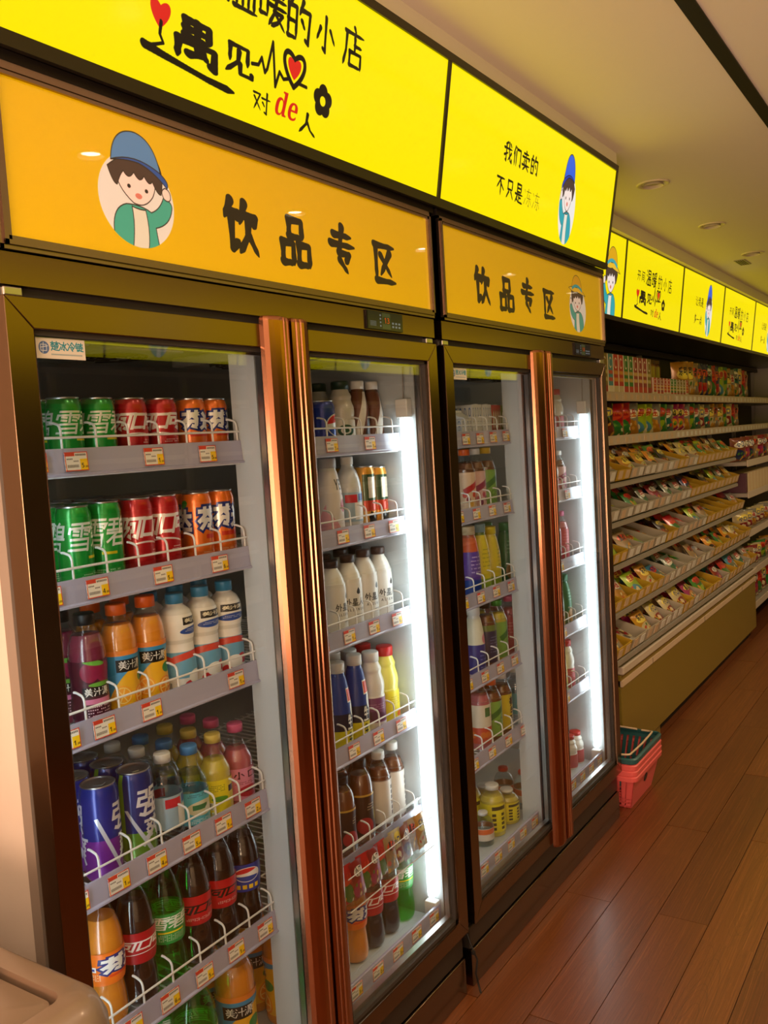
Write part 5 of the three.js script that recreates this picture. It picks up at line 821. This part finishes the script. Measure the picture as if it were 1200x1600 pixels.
// upper shelves: boxes, jars and standing bags
{
  seed = 515;
  const boxTex = (a, b, d) => std({ roughness: 0.35, map: canvas(256, 512, (c, w, h) => { fillAll(c, w, h, a); c.fillStyle = b; c.fillRect(0, 400, w, 112); c.strokeStyle = '#f2ece0'; c.lineWidth = 20; c.beginPath(); c.arc(128, 110, 60, 0.7, 5.6); c.stroke(); c.fillStyle = d; for (let i = 0; i < 6; i++) { c.beginPath(); c.ellipse(60 + (i % 3) * 66, 230 + Math.floor(i / 3) * 90, 34, 26, 0.4, 0, 7); c.fill(); } c.fillStyle = '#efe8da'; c.fillRect(0, 0, 14, h); c.fillRect(w - 14, 0, 14, h); }) });
  const bt = [boxTex('#4a9ab8', '#e8e0d0', '#d8482a'), boxTex('#c8281c', '#d8c8a8', '#e8a83a'), boxTex('#2a8a34', '#c83a2a', '#d8b85a'), boxTex('#a83a3a', '#c8401e', '#e8c87a'), boxTex('#8a7a2a', '#a82a1c', '#d8d08a')];
  const bigBox = rb(-0.12, 0, 0, 0.195, -0.072, 0, 0.002), smallBox = rb(-0.12, 0, 0, 0.1, -0.06, 0, 0.002);
  const bcol = ['blue', 'red', 'green', 'dark red', 'olive'];
  [4, 0, 1, 1, 2, 2, 3, 3, 3, 4].forEach((m, i) => {
    const b = thing('snack_box', `tall ${bcol[m]} snack box standing on the top straight shelf`, 'box', [-0.362, 1.5885, -3.36 - i * 0.077], 'tall snack boxes on the top straight shelf');
    part(b, 'box_body', bigBox, bt[m]); part(b, 'end_flap', bx(-0.1, -0.02, 0.195, 0.1962, -0.07, -0.002), bt[m]);
  });
  [1, 3, 3, 1, 1, 2, 2, 4, 4, 4, 1].forEach((m, i) => {
    const b = thing('snack_box', `short ${bcol[m]} snack box standing on the top straight shelf`, 'box', [-0.362, 1.5885, -4.16 - i * 0.066], 'short snack boxes on the top straight shelf');
    part(b, 'box_body', smallBox, bt[m]); part(b, 'end_flap', bx(-0.1, -0.02, 0.1, 0.1012, -0.058, -0.002), bt[m]);
  });
  const jarG = new THREE.LatheGeometry(V2([[0.001, 0], [0.042, 0], [0.045, 0.006], [0.045, 0.19], [0.036, 0.205], [0.036, 0.21]]), 20), lidG = new THREE.CylinderGeometry(0.039, 0.039, 0.022, 20).translate(0, 0.22, 0);
  const jm = [cl(0.16, 0.06, 0.02), cl(0.3, 0.13, 0.02)], lm = plas('#5a3018');
  for (let i = 0; i < 7; i++) { const j = thing('snack_jar', 'brown snack jar behind the short boxes on the top straight shelf', 'jar', [-0.55, 1.5885, -4.2 - i * 0.1], 'snack jars on the top straight shelf'); part(j, 'jar_body', jarG, jm[i % 2]); part(j, 'lid', lidG, lm); }
  const s1 = [12, 12, 10, 13, 13, 11, 4, 13, 6, 7, 12, 5, 11, 15, 4, 10];
  s1.forEach((cell, i) => { const h = rr(0.21, 0.228); bag('snack_bag', `${BAGS[cell][0]} snack bag standing on the top straight shelf`, 'snack bags on the top straight shelf', 'snack bag', cell, [-0.43, 1.592 + h / 2, -4.95 - i * 0.118], 0.15, h, 0.07, [rr(-0.03, 0.03), Math.PI / 2 - 0.5 + rr(-0.12, 0.12), rr(-0.03, 0.03)]); });
  const s2 = [0, 1, 2, 3, 4, 4, 5, 6, 6, 5, 7, 8, 9, 9, 5, 7, 8, 15, 8, 12, 10, 12, 7, 15, 4, 10];
  s2.forEach((cell, i) => { const h = rr(0.164, 0.172); bag('snack_bag', `${BAGS[cell][0]} snack bag standing on the lower straight shelf`, 'snack bags on the lower straight shelf', 'snack bag', cell, [-0.43, 1.382 + h / 2, -3.1 - i * 0.128 - (i > 0 ? 0.03 : 0)], 0.16, h, 0.07, [rr(-0.03, 0.03), Math.PI / 2 - 0.55 + rr(-0.12, 0.12), rr(-0.03, 0.03)]); });
  // far bays
  const far = [[1.16, [2, 14, 2, 10, 14, 2, 10], 0.16], [0.42, [7, 10, 14, 15, 7, 10, 12], 0.13], [0.18, [4, 15, 14, 4, 15, 4, 14], 0.19], [0.69, [15, 15, 5, 15, 15, 5, 15], 0.12]];
  far.forEach(([y, cells, h], r) => cells.forEach((cell, i) => bag('snack_bag', `${BAGS[cell][0]} snack bag on the ${['first', 'fourth', 'floor level', 'third'][r]} shelf of the far bay`, `snack bags in the far bay, row ${r + 1}`, 'snack bag', cell, [-0.24, y - 0.009 + h / 2, -5.62 - i * 0.15], 0.15, h, 0.06, [rr(-0.05, 0.05), Math.PI / 2 - 0.5 + rr(-0.15, 0.15), 0])));
  const cb = rb(-0.16, 0, 0, 0.13, -0.05, 0, 0.002), cm = [std({ color: lin(0.68, 0.5, 0.3), roughness: 0.4 }), std({ color: lin(0.72, 0.58, 0.38), roughness: 0.4 }), std({ color: lin(0.1, 0.03, 0.05), roughness: 0.4 })];
  for (let i = 0; i < 16; i++) { const m = i < 1 ? 2 : i % 2; const b = thing('biscuit_box', `${['cream', 'pale cream', 'dark purple'][m]} narrow biscuit box on the second shelf of the far bay`, 'box', [-0.19, 0.9385, -5.6 - i * 0.054], 'biscuit boxes in the far bay'); part(b, 'box_body', cb, cm[m]); part(b, 'top_flap', bx(-0.14, -0.02, 0.13, 0.1312, -0.048, -0.002), cm[m]); }
}
// yellow base cabinet under the trays
{
  const t = thing('base_cabinet', 'long yellow base cabinet under the sloped snack trays', 'cabinet', [-0.13, 0, -2.77]);
  const L = 2.73;
  part(t, 'cabinet_body', rb(-0.6, 0, 0.05, 0.365, -L, 0, 0.004), M.cabinetYellow);
  part(t, 'plinth', bx(-0.56, -0.03, 0, 0.05, -L + 0.06, -0.57), M.black); part(t, 'plinth_block', bx(-0.56, -0.012, 0, 0.05, -0.55, 0), M.cabinetYellow);
  const e = part(t, 'pale_edge_strip', bx(-0.004, 0.005, 0.366, 0.39, -L, 0), M.cream);
  for (const z of [-0.42, -1.36, -2.3]) part(e, 'strip_joint', bx(0.005, 0.0062, 0.366, 0.39, z - 0.002, z), M.backPanel);
  part(t, 'top_board', rb(-0.6, 0.0, 0.39, 0.415, -L, 0, 0.003), M.cabinetYellow);
  part(t, 'metal_ledge', rb(-0.5, 0.012, 0.416, 0.45, -L, 0, 0.006), M.shelfRail);
}

// ---------------------------------------------------------------- stacked baskets
function ringPts(hx, hz, r, y, n = 8) { const o = []; for (const [sx, sz, a0] of [[1, 1, 0], [-1, 1, 1], [-1, -1, 2], [1, -1, 3]]) for (let k = 0; k <= n; k++) { const a = (a0 + k / n) * Math.PI / 2; o.push([sx * (hx - r) + Math.cos(a) * r, y, sz * (hz - r) + Math.sin(a) * r]); } return o; }
function loft(rings, capStart) {
  const n = rings[0].length, pos = rings.flat(2), idx = [];
  for (let j = 0; j + 1 < rings.length; j++) for (let i = 0; i < n; i++) { const a = j * n + i, b = j * n + (i + 1) % n; idx.push(a, a + n, b, b, a + n, b + n); }
  if (capStart) { const c = pos.length / 3; pos.push(0, rings[0][0][1], 0); for (let i = 0; i < n; i++) idx.push(c, i, (i + 1) % n); const d = pos.length / 3, L = (rings.length - 1) * n; pos.push(0, rings.at(-1)[0][1], 0); for (let i = 0; i < n; i++) idx.push(d, L + (i + 1) % n, L + i); }
  const g = new THREE.BufferGeometry(); g.setAttribute('position', new THREE.Float32BufferAttribute(pos, 3)); g.setIndex(idx); const q = toCreasedNormals(g, 0.75); q.setAttribute('uv', new THREE.Float32BufferAttribute(new Float32Array(q.attributes.position.count * 2), 2)); return q;
}
{
  const H = 0.135;
  // floor pan, corner posts, slatted long sides, plain end wall, rim
  const at = (f, inset = 0) => [0.158 + 0.03 * f - inset, 0.127 + 0.04 * f - inset];
  const basket = (name, label, y, m) => {
    const t = thing('shopping_basket', label, 'basket', [-0.158, y, -2.575], 'stacked shopping baskets');
    part(t, 'floor_pan', loft([ringPts(...at(0), 0.015, 0), ringPts(...at(0.04), 0.015, 0.006), ringPts(...at(0.04, 0.003), 0.013, 0.006)], true), m);
    const upright = (f0, z0) => { const [hx, hz] = at(0), [tx, tz] = at(0.93); return [hx, hz, tx, tz]; };
    const [hx, hz, tx, tz] = upright();
    const quad = (a, b, c, d, th) => { // a,b bottom; c,d top (same order); thickness inward along z or x
      const g = new THREE.BufferGeometry(), P8 = [a, b, d, c].flatMap((p) => [p, [p[0] + th[0], p[1], p[2] + th[1]]]), id = [[0, 2, 4, 6], [1, 7, 5, 3], [0, 1, 3, 2], [2, 3, 5, 4], [4, 5, 7, 6], [6, 7, 1, 0]];
      const pos = []; for (const [p, q, r, s] of id) for (const k of [p, q, r, p, r, s]) pos.push(...P8[k]);
      g.setAttribute('position', new THREE.Float32BufferAttribute(pos, 3)); g.computeVertexNormals(); g.setAttribute('uv', new THREE.Float32BufferAttribute(new Float32Array(pos.length / 3 * 2), 2)); return g;
    };
    const yT = H * 0.93;
    for (const s of [1, -1]) {
      const n = 15, slats = [];
      for (let k = 0; k < n; k++) {
        const wide = k === 0 || k === n - 1, a = -1 + (k + (wide ? 0 : 0.2)) * 2 / n, b = -1 + (k + (wide ? 1 : 0.8)) * 2 / n;
        slats.push(quad([hx * a, 0, s * hz], [hx * b, 0, s * hz], [tx * a, yT, s * tz], [tx * b, yT, s * tz], [0, -s * 0.003]));
      }
      for (const [f0, f1] of [[0, 0.06], [0.14, 0.18], [0.26, 0.29], [0.84, 0.93]]) { const L = (f) => [0.158 + 0.03 * f, 0.127 + 0.04 * f]; const [x0, z0] = L(f0), [x1, z1] = L(f1); slats.push(quad([-x0, H * f0, s * z0], [x0, H * f0, s * z0], [-x1, H * f1, s * z1], [x1, H * f1, s * z1], [0, -s * 0.0028])); }
      part(t, 'slatted_side', merge(slats), m);
      const w = part(t, 'end_wall', quad([s * hx, 0, -hz], [s * hx, 0, hz], [s * tx, yT, -tz], [s * tx, yT, tz], [-s * 0.003, 0]), m);
      if (s > 0) part(w, 'round_emblem', new THREE.CylinderGeometry(0.017, 0.017, 0.002, 20).rotateZ(Math.PI / 2).rotateZ(-0.22).translate(hx + 0.0195, H * 0.6, 0.0), std({ color: 0x1a1210, roughness: 0.4 }));
    }
    const [rx, rz] = at(1);
    part(t, 'rim', loft([ringPts(rx - 0.0025, rz - 0.003, 0.003, H * 0.9), ringPts(rx + 0.008, rz + 0.006, 0.026, H * 0.88), ringPts(rx + 0.01, rz + 0.008, 0.028, H), ringPts(rx + 0.004, rz + 0.002, 0.024, H + 0.005), ringPts(rx - 0.0025, rz - 0.003, 0.003, H + 0.003), ringPts(rx - 0.0025, rz - 0.003, 0.003, H * 0.9)]), m);
    return t;
  };
  basket('b', 'pink plastic shopping basket at the bottom of the stack', 0.001, M.pink);
  basket('b', 'pink plastic shopping basket second from the bottom of the stack', 0.023, M.pink);
  basket('b', 'pink plastic shopping basket directly under the dark teal basket', 0.045, M.pink);
  const top = basket('b', 'dark teal shopping basket on top of the pink basket stack', 0.069, M.teal);
  part(top, 'folded_handle', tube([[0.12, H + 0.008, -0.15], [0.165, H + 0.01, -0.14], [0.17, H + 0.01, 0], [0.165, H + 0.01, 0.14], [0.12, H + 0.008, 0.15]], 0.004, 24, 6), M.cream);
  part(top, 'folded_handle', tube([[0.1, H + 0.008, -0.155], [0.0, H + 0.01, -0.158], [-0.12, H + 0.01, -0.158]], 0.004, 16, 6), M.cream);
}

// ---------------------------------------------------------------- chest freezer in the near corner
{
  const t = thing('chest_freezer', 'beige chest freezer with sliding glass lid beside the coolers', 'freezer', [-0.036, 0, 0.602]);
  const X = 0.375, Z = 0.44, Y = 0.88;                        // half sizes and height
  part(t, 'freezer_body', loft([ringPts(X - 0.03, Z - 0.03, 0.04, 0.02), ringPts(X - 0.012, Z - 0.012, 0.045, Y - 0.09)], true), M.freezer);
  part(t, 'rim_frame', loft([ringPts(X - 0.012, Z - 0.012, 0.05, Y - 0.09), ringPts(X, Z, 0.05, Y - 0.075), ringPts(X - 0.002, Z - 0.002, 0.048, Y - 0.03), ringPts(X - 0.01, Z - 0.01, 0.042, Y - 0.01), ringPts(X - 0.024, Z - 0.02, 0.03, Y - 0.0015), ringPts(X - 0.03, Z - 0.024, 0.026, Y), ringPts(X - 0.045, Z - 0.045, 0.016, Y), ringPts(X - 0.046, Z - 0.046, 0.014, Y - 0.016), ringPts(X - 0.2, Z - 0.2, 0.01, Y - 0.018)]), M.freezer);
  const l = part(t, 'sliding_lid', loft([ringPts(X - 0.052, Z - 0.052, 0.014, Y - 0.016), ringPts(X - 0.052, Z - 0.052, 0.014, Y - 0.007), ringPts(X - 0.055, Z - 0.056, 0.014, Y - 0.005), ringPts(X - 0.1, Z - 0.1, 0.02, Y - 0.006), ringPts(X - 0.103, Z - 0.103, 0.02, Y - 0.012)]), M.freezer);
  part(l, 'lid_glass', bx(-X + 0.1, X - 0.1, Y - 0.0125, Y - 0.01, -Z + 0.1, Z - 0.1), phy({ color: lin(0.5, 0.24, 0.17), roughness: 0.12, clearcoat: 1 }));
  part(l, 'lid_handle', rb(-0.2, 0.22, Y - 0.006, Y + 0.008, -Z + 0.05, -Z + 0.078, 0.006, 3), M.freezer);
  part(t, 'kick_base', bx(-X + 0.06, X - 0.06, 0, 0.02, -Z + 0.06, Z - 0.06), M.freezerDark);
}
// cord hanging from the gap between the coolers
{
  const t = thing('power_cord', 'thin black cord dangling from the gap between the two coolers', 'cord', [0.004, 0.004, -1.182]);
  part(t, 'cord', tube([[-0.02, 0.15, 0.0], [-0.004, 0.11, 0.002], [0.004, 0.085, -0.003], [0.001, 0.05, 0.002], [0.004, 0.02, -0.002], [0.012, 0.0, 0.002]], 0.0026, 24, 6), M.black);
  part(t, 'cord_tie', rb(-0.008, 0.0, 0.1, 0.108, -0.004, 0.006, 0.001), M.black);
}

renderer.render(scene, camera);
